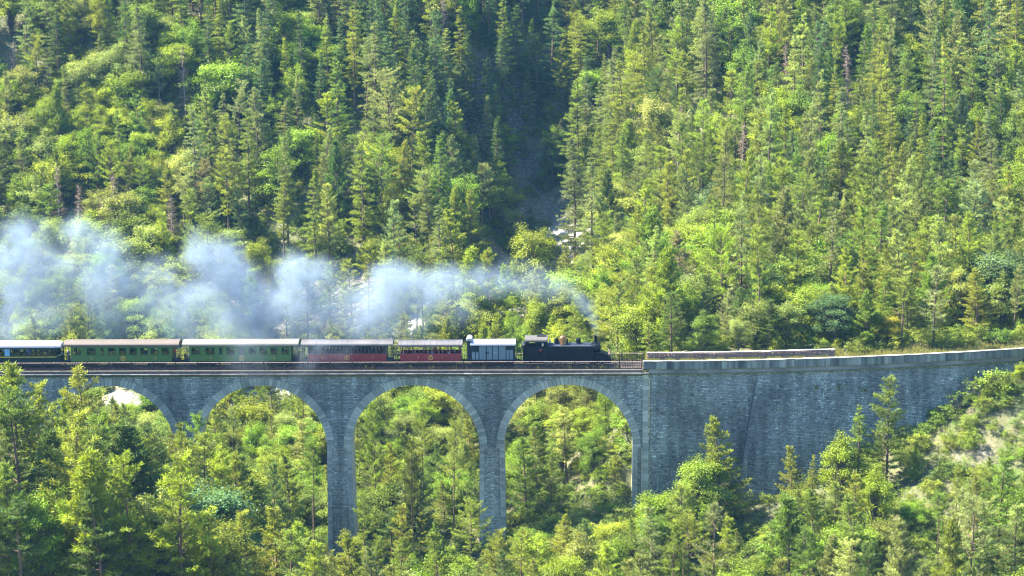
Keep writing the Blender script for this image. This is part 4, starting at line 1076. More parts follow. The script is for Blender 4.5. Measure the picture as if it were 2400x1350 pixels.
# ------------------------------------------------------------------ masses nobody can count: scattered with geometry nodes
def scatter(name, points, protos, rot, scl, idxs, label, cat):
    """one object: instances of the given meshes on its points"""
    me = D.meshes.new(name); me.vertices.add(len(points)); me.vertices.foreach_set('co', np.asarray(points, np.float32).ravel())
    for a, v, tpe in (('rz', rot, 'FLOAT'), ('kind_index', idxs, 'INT')):
        q = me.attributes.new(a, tpe, 'POINT'); q.data.foreach_set('value', np.asarray(v, np.float32 if tpe == 'FLOAT' else np.int32))
    q = me.attributes.new('size', 'FLOAT_VECTOR', 'POINT'); q.data.foreach_set('vector', np.asarray(scl, np.float32).ravel())
    o = link(name, me, kind='stuff', label=label, cat=cat)
    ng = D.node_groups.new(name, 'GeometryNodeTree')
    ng.interface.new_socket('Geometry', in_out='INPUT', socket_type='NodeSocketGeometry'); ng.interface.new_socket('Geometry', in_out='OUTPUT', socket_type='NodeSocketGeometry')
    n, l = ng.nodes, ng.links
    gi, go = n.new('NodeGroupInput'), n.new('NodeGroupOutput'); jn = n.new('GeometryNodeJoinGeometry')
    na = lambda a, t: (lambda x: (setattr(x, 'data_type', t), x.inputs[0].__setattr__('default_value', a), x)[2])(n.new('GeometryNodeInputNamedAttribute'))
    ki, rz, sz = na('kind_index', 'INT'), na('rz', 'FLOAT'), na('size', 'FLOAT_VECTOR')
    cx_ = n.new('ShaderNodeCombineXYZ'); l.new(rz.outputs[0], cx_.inputs[2])
    for k, meshes in enumerate(protos):
        for mesh in meshes:
            po = D.objects.new(name + '_source', mesh)
            oi = n.new('GeometryNodeObjectInfo'); oi.inputs[0].default_value = po; oi.inputs['As Instance'].default_value = True
            cp = n.new('FunctionNodeCompare'); cp.data_type = 'INT'; cp.operation = 'EQUAL'
            ii = [s for s in cp.inputs if s.type == 'INT']; l.new(ki.outputs[0], ii[0]); ii[1].default_value = k
            ip = n.new('GeometryNodeInstanceOnPoints')
            l.new(gi.outputs[0], ip.inputs['Points']); l.new(cp.outputs[0], ip.inputs['Selection']); l.new(oi.outputs['Geometry'], ip.inputs['Instance'])
            l.new(cx_.outputs[0], ip.inputs['Rotation']); l.new(sz.outputs[0], ip.inputs['Scale']); l.new(ip.outputs[0], jn.inputs[0])
    l.new(jn.outputs[0], go.inputs[0])
    md = o.modifiers.new('scatter', 'NODES'); md.node_group = ng
    return o
def recolor(me, mat):
    c = me.copy(); c.materials.clear(); c.materials.append(mat); return c
# forest left over: trees that hardly show or stand past the frame
far_con = [[recolor(PROTO['pine'][k][1], M_FARCON), PROTO['pine'][k][0]] for k in (0, 2)] + [[recolor(PROTO['spruce'][k][1], M_FARCON), PROTO['spruce'][k][0]] for k in (0, 2)]
far_brd = [[recolor(PROTO['broad'][k][1], M_BUSH), PROTO['broad'][k][0]] for k in (0, 1, 5)]
far_protos = far_con + far_brd
R_ = [t for t in rest if t['kind'] in ('pine', 'spruce', 'larch', 'broad')]
for _ in range(1500):                                            # the forest goes on outside the frame
    x, y = random.uniform(-300, 260), random.uniform(-60, 300)
    a, b, _d = proj(np.array([[x, y, float(ground(x, y)) + 6]]))
    if -150 < a[0] < 2550 and b[0] > -300 or -4 < y - float(bend(x)) < 9 or float(river_mask(x, y)) > 0.2: continue
    R_.append(dict(kind=random.choice(('pine', 'spruce', 'broad')), x=x, y=y, z=float(ground(x, y)) - 0.2, H=random.uniform(8, 18)))
ki = [(random.choice((0, 1)) if t['kind'] in ('pine', 'larch') else random.choice((2, 3)) if t['kind'] == 'spruce' else random.choice((4, 5, 6))) for t in R_]
PH = [18, 17, 21, 19, 12, 12, 12]
scatter('forest', [(t['x'], t['y'], t['z']) for t in R_], far_protos, [random.uniform(0, 6.28) for _ in R_], [((t['H'] / PH[k]) ** 0.75,) * 2 + (t['H'] / PH[k],) for t, k in zip(R_, ki)], ki,
        'mixed forest mass filling in behind the single trees on the slopes', 'forest')
# undergrowth
bush_protos = [[recolor(PROTO['bush'][k][1], M_BUSH)] for k in range(3)]
small = []
g2 = np.random.default_rng(5)
UX = g2.uniform(-112, 108, 30000); UY = g2.uniform(-56, 255, 30000); UB = UY - bend(UX)
UARCH = (np.min(np.abs(UX[:, None] - np.array(ARCH_C)[None]), axis=1) < 7.9)
UG = ground(UX, UY); ux, uy, _ = proj(np.stack([UX, UY, UG], -1))
keep = (ux > -120) & (ux < 2520) & (uy > -120) & (uy < 1480) & ~((UB > -0.7) & (UB < np.where(UX > 8.8, 7.0, 5.0)) & ~UARCH) & ~((UX > 8) & (UB > -2.0) & (UB < 0)) & (river_mask(UX, UY) < 0.35) & ((bare_mask(UX, UY) < 0.6) | (g2.random(30000) < 0.22)) & ((cliff_mask(UX, UY) < 0.5) | (g2.random(30000) < 0.15))
UX, UY, UG = UX[keep], UY[keep], UG[keep]; nU = len(UX); print('undergrowth', nU, 'trees', len(TREES), 'single', len(single), 'rest', len(R_), {k: sum(1 for t in single if t['kind'] == k) for k in PROTO})
us = g2.uniform(0.25, 0.75, nU)
scatter('undergrowth', np.stack([UX, UY, UG - 0.15], -1), bush_protos, g2.uniform(0, 6.28, nU), np.stack([us * 1.2, us * 1.2, us], -1), g2.integers(0, 3, nU),
        'low leafy undergrowth covering the ground between the trees', 'undergrowth')
# grass along the verge and at the foot of the far parapet
gc, gd = [], []
for _ in range(5200):
    x = random.uniform(10, 74)
    far = random.random()
    yy = random.uniform(3.3, 4.6) if x < fx1 - 1 and far < 0.75 else random.uniform(0.6, 8.5)
    if x < 40 and far < 0.6 and mnoise.noise(Vector((x * 0.6, 0, 7))) < -0.05: continue
    if x < fx1 and 4.6 < yy < 5.2: continue
    z = max(-0.12, float(ground(x, float(bend(x)) + yy)) if yy > 4.2 else -0.12)
    gc.append((x, float(bend(x)) + yy, z)); gd.append(1)
for _ in range(260):
    x = random.uniform(-70, 9.5); gc.append((x, random.choice([random.uniform(0.6, 1.0), random.uniform(3.7, 4.4)]), -0.15))
gc = np.array(gc); nb_ = 7; CC = np.repeat(gc, nb_, 0) + g2.normal(0, 0.09, (len(gc) * nb_, 3)) * [1, 1, 0]
V, _ = blades(CC, g2.normal(0, 0.3, (len(CC), 3)) + [0, 0, 1], g2.uniform(0.25, 0.8, len(CC)), g2.uniform(0.04, 0.09, len(CC)), g2, None)
link('grass', raw_mesh('grass', V, np.arange(len(V)).reshape(-1, 3), [M_GRASS], attrs={'tint': ('FACE', g2.uniform(0.2, 1, len(CC)))}), kind='stuff', label='dry yellow grass growing along the line beside the parapets', cat='grass')

# ------------------------------------------------------------------ the train
def P(name, col, **k): return paint(name, col, **k)
M_GREEN = P('carriage_green', (0.06, 0.135, 0.032), rough=0.35, var=0.12)
M_RED = P('carriage_red', (0.2, 0.012, 0.024), rough=0.4, var=0.15)
M_DKRED = P('carriage_dark_red', (0.09, 0.015, 0.02), rough=0.5, var=0.2)
M_BLACKG = P('railcar_black_green', (0.008, 0.024, 0.02), spec=0.25, rough=0.4, var=0.2)
M_YELLOW = P('yellow_stripe', (0.55, 0.45, 0.03), rough=0.4)
M_GOLD = P('gold_lettering', (0.6, 0.34, 0.06), rough=0.4)
M_WHITE = P('white_roof', (0.31, 0.32, 0.34), rough=0.5, var=0.06, scale=1.5)
M_ROOFB = P('brown_grey_roof', (0.08, 0.062, 0.055), rough=0.7, var=0.14, scale=0.5, stretch=(1, 0.2, 0.2))
M_ROOFP = P('pale_grey_roof', (0.14, 0.132, 0.115), rough=0.7, var=0.12, scale=0.5, stretch=(1, 0.2, 0.2))
M_ROOFG = P('lilac_grey_roof', (0.085, 0.08, 0.09), rough=0.6, var=0.14, scale=0.8, stretch=(1, 0.2, 0.2))
M_DARK = P('underframe_black', (0.009, 0.009, 0.011), spec=0.15, rough=0.6, var=0.3)
M_BLACK = P('locomotive_black', (0.003, 0.005, 0.009), spec=0.1, rough=0.45, var=0.1)
M_BOILER = P('boiler_sheet', (0.025, 0.032, 0.05), rough=0.35, metal=0.3, var=0.25)
M_BRASS = P('brass', (0.2, 0.11, 0.045), rough=0.35, metal=0.6, var=0.2)
M_STEEL = P('worn_steel', (0.5, 0.5, 0.52), rough=0.35, metal=0.7, var=0.2)
M_CABROOF = P('cab_roof_paint', (0.065, 0.06, 0.055), rough=0.6, var=0.12)
M_VANBLUE = P('van_blue_grey', (0.09, 0.155, 0.185), rough=0.45, var=0.12)
M_VANDARK = P('van_dark', (0.009, 0.02, 0.028), spec=0.2, rough=0.5, var=0.2)
M_INSIDE = P('varnished_interior', (0.03, 0.022, 0.018), rough=0.6)
M_SEAT = P('seat_wood', (0.12, 0.07, 0.035), rough=0.5)
M_PLATE = P('red_number_plate', (0.2, 0.015, 0.02), rough=0.4)
def glass(name, tint, a):
    m, n, l, b = new_mat(name)
    tr = N(n, 'ShaderNodeBsdfTransparent'); tr.inputs[0].default_value = (*tint, 1)
    gl = N(n, 'ShaderNodeBsdfGlossy'); gl.inputs['Roughness'].default_value = 0.05
    mx = N(n, 'ShaderNodeMixShader'); mx.inputs[0].default_value = a
    l.new(tr.outputs[0], mx.inputs[1]); l.new(gl.outputs[0], mx.inputs[2]); l.new(mx.outputs[0], n['Material Output'].inputs['Surface'])
    return m
M_GLASS = glass('window_glass', (0.7, 0.78, 0.8), 0.12)

YN, YF = 1.08, 3.52                                              # near and far side of the vehicles
YM = (YN + YF) / 2
Z_FLOOR = 0.92
def train_z(py): return Z(py, YN)
def text_mesh(s, size, mat):
    c = D.curves.new('text_' + s, 'FONT'); c.body = s; c.size = size; c.extrude = 0.008; c.align_x = 'CENTER'; c.align_y = 'CENTER'
    o = D.objects.new('t', c); COL.objects.link(o); dg = bpy.context.evaluated_depsgraph_get(); dg.update()
    me = D.meshes.new_from_object(o.evaluated_get(dg)); D.objects.remove(o); me.materials.clear(); me.materials.append(mat); me.name = 'lettering'
    return me
TXT = {}
def letter(parent, s, x, z, size, y=YN - 0.02, mat=None, name='number'):
    k = (s, size, mat.name if mat else '')
    if k not in TXT: TXT[k] = text_mesh(s, size, mat or M_GOLD)
    o = link(name, TXT[k], parent, (x, y, z)); o.rotation_euler = (math.pi / 2, 0, 0); return o

def roof_mesh(name, x0, x1, mats, z_eave, rise, yn=YN - 0.12, yf=YF + 0.12, ends=0.0, ribs=0, round_ends=0.0):
    m = MB(); K = 14; prof = []
    for i in range(K + 1):
        a = math.pi * i / K; y = (yn + yf) / 2 - (yf - yn) / 2 * math.cos(a); prof.append((y, z_eave + rise * math.sin(a) ** 0.8))
    prof = [(yn, z_eave - 0.05)] + prof + [(yf, z_eave - 0.05)]
    if round_ends:
        st = [(0, 0.25), (0.15, 0.6), (0.4, 0.85), (1.0, 1.0)]; secs = [(x0 + d * round_ends, k) for d, k in st] + [(x1 - d * round_ends, k) for d, k in reversed(st)]
        n = len(prof); vs = []
        for x, k in secs:
            for y, z in prof: vs.append((x, (yn + yf) / 2 + (y - (yn + yf) / 2) * (0.8 + 0.2 * k), z_eave - 0.05 + (z - z_eave + 0.05) * k))
        fs = [(q * n + i, q * n + (i + 1) % n, (q + 1) * n + (i + 1) % n, (q + 1) * n + i) for q in range(len(secs) - 1) for i in range(n)]
        fs += [tuple(reversed(range(n))), tuple(range((len(secs) - 1) * n, len(secs) * n))]; m.add(vs, fs)
    else: m.prism(prof, x0, x1)
    for k in range(ribs):
        x = x0 + (x1 - x0) * (k + 0.5) / ribs
        m.prism([(y, z + 0.03) for y, z in prof], x - 0.03, x + 0.03, 0)
    return m.mesh(name, mats)

def bogie(parent, x, n=2, r=0.37, sp=0.8, mat=None):
    b = MB(); b.box(x - sp - 0.35, x + sp + 0.35, YM - 0.72, YM - 0.62, 0.3, 0.62); b.box(x - sp - 0.35, x + sp + 0.35, YM + 0.62, YM + 0.72, 0.3, 0.62); b.box(x - 0.2, x + 0.2, YM - 0.7, YM + 0.7, 0.35, 0.7)
    for s in (-1, 1): b.box(x + s * sp - 0.12, x + s * sp + 0.12, YM - 0.78, YM - 0.6, 0.22, 0.55)
    bo = b.obj('bogie', [M_DARK], parent)
    w = MB().lathe([(0.0, -0.06), (r * 0.85, -0.05), (r, -0.04), (r, 0.05), (r + 0.03, 0.06), (r + 0.03, 0.08), (0, 0.08)], n=18, axis='y').mesh('wheel', [M_DARK])
    for s in ((-1, 1) if n == 2 else (0,)):
        for yy, q in ((YM - 0.53, 1), (YM + 0.53, -1)):
            o = link('wheel', w, bo, (x + s * sp, yy, r + 0.06)); o.scale = (1, q, 1)
def wall_with_holes(m, x0, x1, y0, y1, z0, z1, holes, mat=0):
    """holes: (xa, xb, za, zb), same za/zb rows not needed"""
    hs = sorted(holes); cur = x0
    for a, b, za, zb in hs:
        if a > cur: m.box(cur, a, y0, y1, z0, z1, mat)
        if za > z0: m.box(a, b, y0, y1, z0, za, mat)
        if zb < z1: m.box(a, b, y0, y1, zb, z1, mat)
        cur = b
    if cur < x1: m.box(cur, x1, y0, y1, z0, z1, mat)
def windows(parent, holes, mat, pane=True):
    for a, b, za, zb in holes:
        for y, s in ((YN, -1), (YF, 1)):
            f = MB(); t = 0.05
            ya, yb_ = (y - 0.02, y + 0.05) if s < 0 else (y - 0.05, y + 0.02)
            f.box(a - 0.01, a + t, ya, yb_, za - 0.01, zb + 0.01); f.box(b - t, b + 0.01, ya, yb_, za - 0.01, zb + 0.01)
            f.box(a + t, b - t, ya, yb_, za - 0.01, za + t); f.box(a + t, b - t, ya, yb_, zb - t, zb + 0.01)
            fo = f.obj('window', [mat], parent)
            if pane: MB().box(a + t, b - t, y - 0.005, y + 0.005, za + t, (za + zb) / 2 + 0.1 * random.random()).obj('pane', [M_GLASS], fo)
def seats(parent, xs):
    m = MB()
    for x in xs:
        for y0, y1 in ((YN + 0.12, YM - 0.3), (YM + 0.3, YF - 0.12)):
            m.box(x - 0.4, x + 0.4, y0, y1, Z_FLOOR + 0.35, Z_FLOOR + 0.42); m.box(x - 0.03, x + 0.03, y0, y1, Z_FLOOR + 0.42, Z_FLOOR + 0.95)
    m.obj('seats', [M_SEAT], parent, kind='stuff')
def underframe(parent, x0, x1):
    m = MB().box(x0, x1, YN + 0.05, YF - 0.05, 0.72, Z_FLOOR - 0.003); m.box((x0 + x1) / 2 - 1.4, (x0 + x1) / 2 + 1.4, YN + 0.3, YF - 0.3, 0.35, 0.72)
    m.cyl((x0 - 0.45, YM, 0.75), (x0, YM, 0.75), 0.09, n=8); m.cyl((x1, YM, 0.75), (x1 + 0.45, YM, 0.75), 0.09, n=8)
    m.obj('underframe', [M_DARK], parent)

# --- two long green carriages
EMBLEM = MB()
for i in range(18):
    a, b = 2 * math.pi * i / 18, 2 * math.pi * (i + 1) / 18
    for r in (0.27,):
        EMBLEM.add([(r * math.cos(a), 0, r * math.sin(a)), (r * math.cos(b), 0, r * math.sin(b)), (0.34 * math.cos(b), 0, 0.34 * math.sin(b)), (0.34 * math.cos(a), 0, 0.34 * math.sin(a))], [(0, 1, 2, 3)])
EMBLEM.box(-0.09, -0.02, -0.01, 0.0, -0.2, 0.22); EMBLEM.box(-0.02, 0.12, -0.01, 0.0, 0.15, 0.21); EMBLEM.box(-0.02, 0.12, -0.01, 0.0, 0.0, 0.06); EMBLEM.box(0.09, 0.15, -0.01, 0.0, 0.05, 0.16)
EMB = EMBLEM.mesh('emblem', [M_GOLD])
def green_carriage(px0, px1, pb0, pb1, wins, roofm, label, emb, nums, open_end):
    root = empty('green_carriage', (0, 0, 0), label=label, cat='carriage', group='carriages of the steam train')
    x0, x1, b0, b1 = X(px0), X(px1), X(pb0), X(pb1)
    zt, zw1, zw0 = train_z(808), train_z(812.5), train_z(828)
    holes = [(X(a), X(b), zw0, zw1) for a, b in wins]
    m = MB()
    for y0, y1 in ((YN, YN + 0.06), (YF - 0.06, YF)): wall_with_holes(m, b0, b1, y0, y1, Z_FLOOR, zt, holes)
    for xx in (b0, b1 - 0.06): m.box(xx, xx + 0.06, YN + 0.06, YM - 0.45, Z_FLOOR, zt); m.box(xx, xx + 0.06, YM + 0.45, YF - 0.06, Z_FLOOR, zt)
    m.box(b0, b1, YN + 0.06, YF - 0.06, Z_FLOOR, Z_FLOOR + 0.05, 1)
    for xx in np.linspace(b0 + 3.2, b1 - 3.2, 3): m.box(xx, xx + 0.04, YN + 0.07, YM - 0.4, Z_FLOOR + 0.05, zt - 0.1, 1); m.box(xx, xx + 0.04, YM + 0.4, YF - 0.07, Z_FLOOR + 0.05, zt - 0.1, 1)
    m.obj('body', [M_GREEN, M_INSIDE], root)
    MB().box(b0 - 0.01, b1 + 0.01, YN - 0.025, YN, zw0 - 0.1, zw0 - 0.05).obj('belt_moulding', [P('moulding_dark_green', (0.012, 0.08, 0.025), rough=0.4)], root)
    windows(root, holes, P('frame_dark_green', (0.01, 0.05, 0.02), rough=0.5))
    link('roof', roof_mesh('roof', x0, x1, [roofm], zt + 0.02, 0.6), root)
    MB().box(x0, x1, YN, YF, zt - 0.06, zt - 0.02).obj('ceiling', [M_INSIDE], root)
    underframe(root, x0 + 0.15, x1 - 0.15)
    for xx in (b0 + 2.2, b1 - 2.2): bogie(root, xx)
    for xa, xb_ in ((x0 + 0.2, b0), (b1, x1 - 0.2)):             # open end platforms
        g = MB(); g.box(xa, xb_, YN + 0.1, YF - 0.1, Z_FLOOR, Z_FLOOR + 0.04)
        xe = xa if xa < b0 - 0.01 and xb_ <= b0 + 0.01 else xb_
        for y in (YN + 0.12, YF - 0.16): g.box(xe - 0.02, xe + 0.02, y, y + 0.04, Z_FLOOR, zt)
        for k in range(8): y = YN + 0.15 + k * (YF - YN - 0.3) / 7; g.box(xe - 0.012, xe + 0.012, y - 0.012, y + 0.012, Z_FLOOR, Z_FLOOR + 1.0)
        g.box(xe - 0.02, xe + 0.02, YN + 0.12, YF - 0.12, Z_FLOOR + 1.0, Z_FLOOR + 1.04)
        g.obj('end_platform', [M_DARK], root)
    link('emblem', EMB, root, (X(emb), YN - 0.02, train_z(837)))
    for q in nums: letter(root, '2', X(q), train_z(836.5), 0.42)
    seats(root, np.linspace(b0 + 1, b1 - 1, 10))
    return root
W1 = [(170, 191), (204, 224), (236.5, 243), (254, 271.5), (279, 296), (304, 321), (329, 346.5), (354, 371.5), (379, 397)]
W2 = [(449, 469), (482, 502.5), (514, 521), (532, 550), (558, 575), (583.5, 601), (608.5, 626), (634.5, 651), (660, 677)]
green_carriage(150, 420, 166, 402, W1, M_ROOFB, 'long green carriage with brown grey roof just right of the white roofed railcar', 288, (214, 364), 1)
green_carriage(428, 700, 444, 682, W2, M_ROOFP, 'long green carriage with pale grey roof, middle of the train, in thin smoke', 567, (494, 643), 0)

# --- dark red carriage with a row of small openings
def red_carriage():
    root = empty('red_carriage', (0, 0, 0), label='long dark red carriage with grey roof and a row of small openings', cat='carriage', group='carriages of the steam train')
    x0, x1, b0, b1 = X(706), X(921), X(722), X(906); zt, zb = train_z(808), train_z(828)
    cells = [(X(728 + k * 8.6), X(728 + k * 8.6 + 6.4), train_z(826), train_z(811.5)) for k in range(20)]
    m = MB()
    for y0, y1 in ((YN, YN + 0.05), (YF - 0.05, YF)):
        m.box(b0, b1, y0, y1, Z_FLOOR, zb, 1); wall_with_holes(m, b0, b1, y0 + 0.005, y1 - 0.005, zb + 0.002, zt, cells)
    for xx in (b0, b1 - 0.05): m.box(xx, xx + 0.05, YN + 0.05, YM - 0.4, Z_FLOOR, zt); m.box(xx, xx + 0.05, YM + 0.4, YF - 0.05, Z_FLOOR, zt)
    m.box(b0, b1, YN + 0.05, YF - 0.05, Z_FLOOR, Z_FLOOR + 0.05)
    m.obj('body', [P('carriage_black_blue', (0.012, 0.016, 0.03), rough=0.4), M_RED], root)
    windows(root, cells, P('frame_black', (0.01, 0.01, 0.014), rough=0.5), pane=False)
    link('roof', roof_mesh('roof', x0, x1, [M_ROOFG], zt + 0.02, 0.48, ribs=3), root)
    MB().box(x0, x1, YN, YF, zt - 0.06, zt - 0.02).obj('ceiling', [M_INSIDE], root)
    underframe(root, x0 + 0.1, x1 - 0.1)
    for xx in (b0 + 1.8, b1 - 1.8): bogie(root, xx)
    for xa, xb_, xe in ((x0 + 0.15, b0, x0 + 0.15), (b1, x1 - 0.15, x1 - 0.15)):
        g = MB(); g.box(xa, xb_, YN + 0.1, YF - 0.1, Z_FLOOR, Z_FLOOR + 0.04)
        for y in (YN + 0.12, YF - 0.16): g.box(xe - 0.03, xe + 0.03, y, y + 0.04, Z_FLOOR, zt)
        g.box(xe - 0.02, xe + 0.02, YN + 0.12, YF - 0.12, Z_FLOOR + 0.98, Z_FLOOR + 1.03); g.obj('end_platform', [M_DARK], root)
    link('emblem', EMB, root, (X(813), YN - 0.02, train_z(836))); letter(root, '2', X(756), train_z(836), 0.42); letter(root, 'II', X(873), train_z(836), 0.42)
    seats(root, np.linspace(b0 + 1, b1 - 1, 8)); return root
red_carriage()

# --- short open red carriage with a ribbed roof
def open_carriage():
    root = empty('open_carriage', (0, 0, 0), label='short red open sided carriage full of passengers under a ribbed grey roof', cat='carriage', group='carriages of the steam train')
    x0, x1, b0, b1 = X(934), X(1084), X(938), X(1080); zt, zb = train_z(810), train_z(828)
    m = MB()
    for y0, y1 in ((YN, YN + 0.05), (YF - 0.05, YF)): m.box(b0, b1, y0, y1, Z_FLOOR, zb)
    m.box(b0, b0 + 0.05, YN + 0.05, YF - 0.05, Z_FLOOR, zb); m.box(b1 - 0.05, b1, YN + 0.05, YF - 0.05, Z_FLOOR, zb); m.box(b0, b1, YN + 0.05, YF - 0.05, Z_FLOOR, Z_FLOOR + 0.05)
    m.obj('side_panels', [M_RED], root)
    pm = MB().box(-0.05, 0.05, 0, 0.05, zb, zt - 0.02)
    pm = pm.mesh('roof_post', [M_DKRED])
    for px in (940, 967, 994, 1018, 1030, 1048, 1056, 1078):
        for y in (YN + 0.003, YF - 0.053): link('roof_post', pm, root, (X(px), y, 0))
    MB().box(X(966), X(994), YN + 0.002, YN + 0.045, zb, zb + 0.12).box(b0, b1, YN - 0.02, YN + 0.06, zt - 0.1, zt).box(b0, b1, YF - 0.06, YF + 0.02, zt - 0.1, zt).obj('top_beam', [M_DKRED], root)
    link('roof', roof_mesh('roof', x0, x1, [M_ROOFG], zt + 0.01, 0.52, ribs=11), root)
    underframe(root, x0 + 0.2, x1 - 0.2)
    for xx in (b0 + 1.8, b1 - 1.8): bogie(root, xx, 1)
    link('emblem', EMB, root, (X(1009), YN - 0.02, train_z(837))); letter(root, '2', X(980.5), train_z(836.5), 0.42); letter(root, 'I', X(1036), train_z(836.5), 0.42)
    seats(root, np.linspace(b0 + 0.8, b1 - 0.8, 7)); return root
open_carriage()

# --- goods van with brakeman's cabin
def van():
    root = empty('goods_van', (0, 0, 0), label='small dark goods van with blue grey doors, white roof and raised brakeman cabin', cat='van')
    b0, b1 = X(1103), X(1207); zt = train_z(808.5)
    MB().box(b0, b1, YN, YF, Z_FLOOR, zt).obj('body', [M_VANDARK], root)
    MB().box(X(1095), b0 - 0.005, YN + 0.1, YF - 0.1, Z_FLOOR, train_z(797)).obj('brakeman_cabin', [M_VANDARK], root)
    c = MB(); K = 8; xa, xb_ = X(1092.5), X(1107); zz = train_z(798)
    prof = [(xa + (xb_ - xa) * (0.5 - 0.5 * math.cos(math.pi * i / K)), zz + 0.34 * math.sin(math.pi * i / K)) for i in range(K + 1)]
    c.plate([(xa, zz - 0.05)] + prof + [(xb_, zz - 0.05)], YN + 0.05, YF - 0.05); c.obj('cabin_roof', [M_WHITE], root)
    link('roof', roof_mesh('roof', X(1102), X(1208.5), [M_WHITE], zt + 0.01, 0.5), root)
    def pan(a, b, za, zb_, nm, mat=M_VANBLUE, d=0.03): return MB().box(X(a), X(b), YN - d, YN - 0.002, train_z(za), train_z(zb_)).obj(nm, [mat], root)
    pan(1106, 1113.3, 842.5, 824, 'panel'); pan(1115, 1121.5, 842.5, 824, 'panel'); pan(1123.5, 1138.5, 842, 811, 'panel'); pan(1169, 1185, 842, 811, 'panel'); pan(1187, 1194, 842, 820, 'panel'); pan(1195.5, 1202, 842, 820, 'panel')
    d1 = pan(1141, 1153.3, 842, 811, 'sliding_door', d=0.07); d2 = pan(1155, 1167, 842, 811, 'sliding_door', d=0.07)
    MB().box(X(1138), X(1146), YN - 0.12, YN - 0.07, train_z(828), train_z(825)).obj('latch', [M_DARK], d1)
    MB().box(X(1157.5), X(1166), YN - 0.09, YN - 0.07, train_z(827), train_z(826)).obj('handle', [M_STEEL], d2)
    for a in (1107.6, 1116):
        for q in (831, 834, 837.5): MB().box(X(a), X(a + 4.3), YN - 0.04, YN - 0.03, train_z(q + 0.6), train_z(q - 0.6)).obj('label_strip', [M_WHITE], root)
    underframe(root, b0 - 0.3, b1 + 0.1)
    for xx in (b0 + 1.3, b1 - 1.3): bogie(root, xx, 1, r=0.42)
    return root
van()

# --- railcar at the left end
def railcar():
    root = empty('railcar', (0, 0, 0), label='black green railcar with white roof and yellow waist stripe, last of the train', cat='railcar')
    x0, x1 = X(-150), X(142); zt = train_z(811)
    w = [(X(a), X(b), train_z(830), train_z(814.5)) for a, b in [(-140, -122), (-118, -100), (-96, -78), (-74, -56), (-52, -34), (-30, -12), (-8, 10), (31, 45), (46.5, 59), (61, 73), (74.5, 84.5), (86, 98), (99.5, 111), (113, 128)]]
    m = MB()
    for y0, y1 in ((YN, YN + 0.05), (YF - 0.05, YF)): wall_with_holes(m, x0, x1 - 0.6, y0, y1, 0.45, zt, w)
    m.box(x0, x1 - 0.6, YN + 0.05, YF - 0.05, Z_FLOOR, Z_FLOOR + 0.05); m.box(x0, x0 + 0.05, YN + 0.05, YF - 0.05, 0.45, zt)
    # rounded nose
    zs_ = [0.45, train_z(831), train_z(814.5), zt]; K = 8
    for (za, zb_) in ((zs_[0], zs_[1]), (zs_[2], zs_[3])):
        pr = [(YM - (YF - YN) / 2 * math.cos(math.pi * i / K), x1 - 0.6 + 0.75 * math.sin(math.pi * i / K) ** 0.7) for i in range(K + 1)]
        n = len(pr); vs = [(x, y, za) for y, x in pr] + [(x, y, zb_) for y, x in pr]; m.add(vs, [(i, i + 1, n + i + 1, n + i) for i in range(n - 1)] + [tuple(range(n)), tuple(reversed(range(n, 2 * n)))])
    for i in (2, 4, 6):
        y = YM - (YF - YN) / 2 * math.cos(math.pi * i / K); xx = x1 - 0.6 + 0.75 * math.sin(math.pi * i / K) ** 0.7 - 0.05; m.box(xx - 0.04, xx + 0.03, y - 0.05, y + 0.05, zs_[1], zs_[2])
    m.obj('body', [M_BLACKG], root)
    windows(root, w, P('frame_black_green', (0.01, 0.02, 0.018), rough=0.5))
    s = MB().box(x0, X(131), YN - 0.012, YN - 0.001, train_z(834), train_z(832.3)); s.box(X(131), X(131) + 0.01, YN - 0.012, YN, train_z(834), train_z(832.3))
    a = (X(131), YN - 0.008, train_z(833.1)); b = (X(141), YN + 0.3, train_z(829)); s.cyl(a, b, 0.045, n=6); s.obj('waist_stripe', [M_YELLOW], root)
    link('roof', roof_mesh('roof', x0 - 0.05, x1 + 0.15, [M_WHITE], zt + 0.02, 0.66, round_ends=0.9), root)
    MB().box(x0, x1 - 0.4, YN, YF, zt - 0.05, zt - 0.01).obj('ceiling', [M_INSIDE], root)
    for q in (50, 102): MB().lathe([(0.16, 0), (0.16, 0.08), (0, 0.1)], (X(q), YM, zt + 0.66), n=10).obj('roof_vent', [M_WHITE], root)
    MB().box(X(11), X(23), YN - 0.015, YN - 0.001, train_z(831), train_z(814.3)).obj('pale_blue_panel', [P('pale_blue', (0.16, 0.36, 0.5), rough=0.3)], root)
    letter(root, '2', X(27.5), train_z(819), 0.42, mat=M_YELLOW)
    MB().box(X(123), X(128), YN - 0.012, YN, train_z(846.6), train_z(845)).obj('maker_plate', [M_YELLOW], root)
    MB().box(x0 + 0.3, x1 - 1.2, YN + 0.1, YF - 0.1, 0.3, Z_FLOOR - 0.003).obj('underframe', [M_DARK], root)
    for xx in (x0 + 2.4, x1 - 2.8): bogie(root, xx)
    seats(root, np.linspace(x0 + 1, x1 - 2, 14)); return root
railcar()

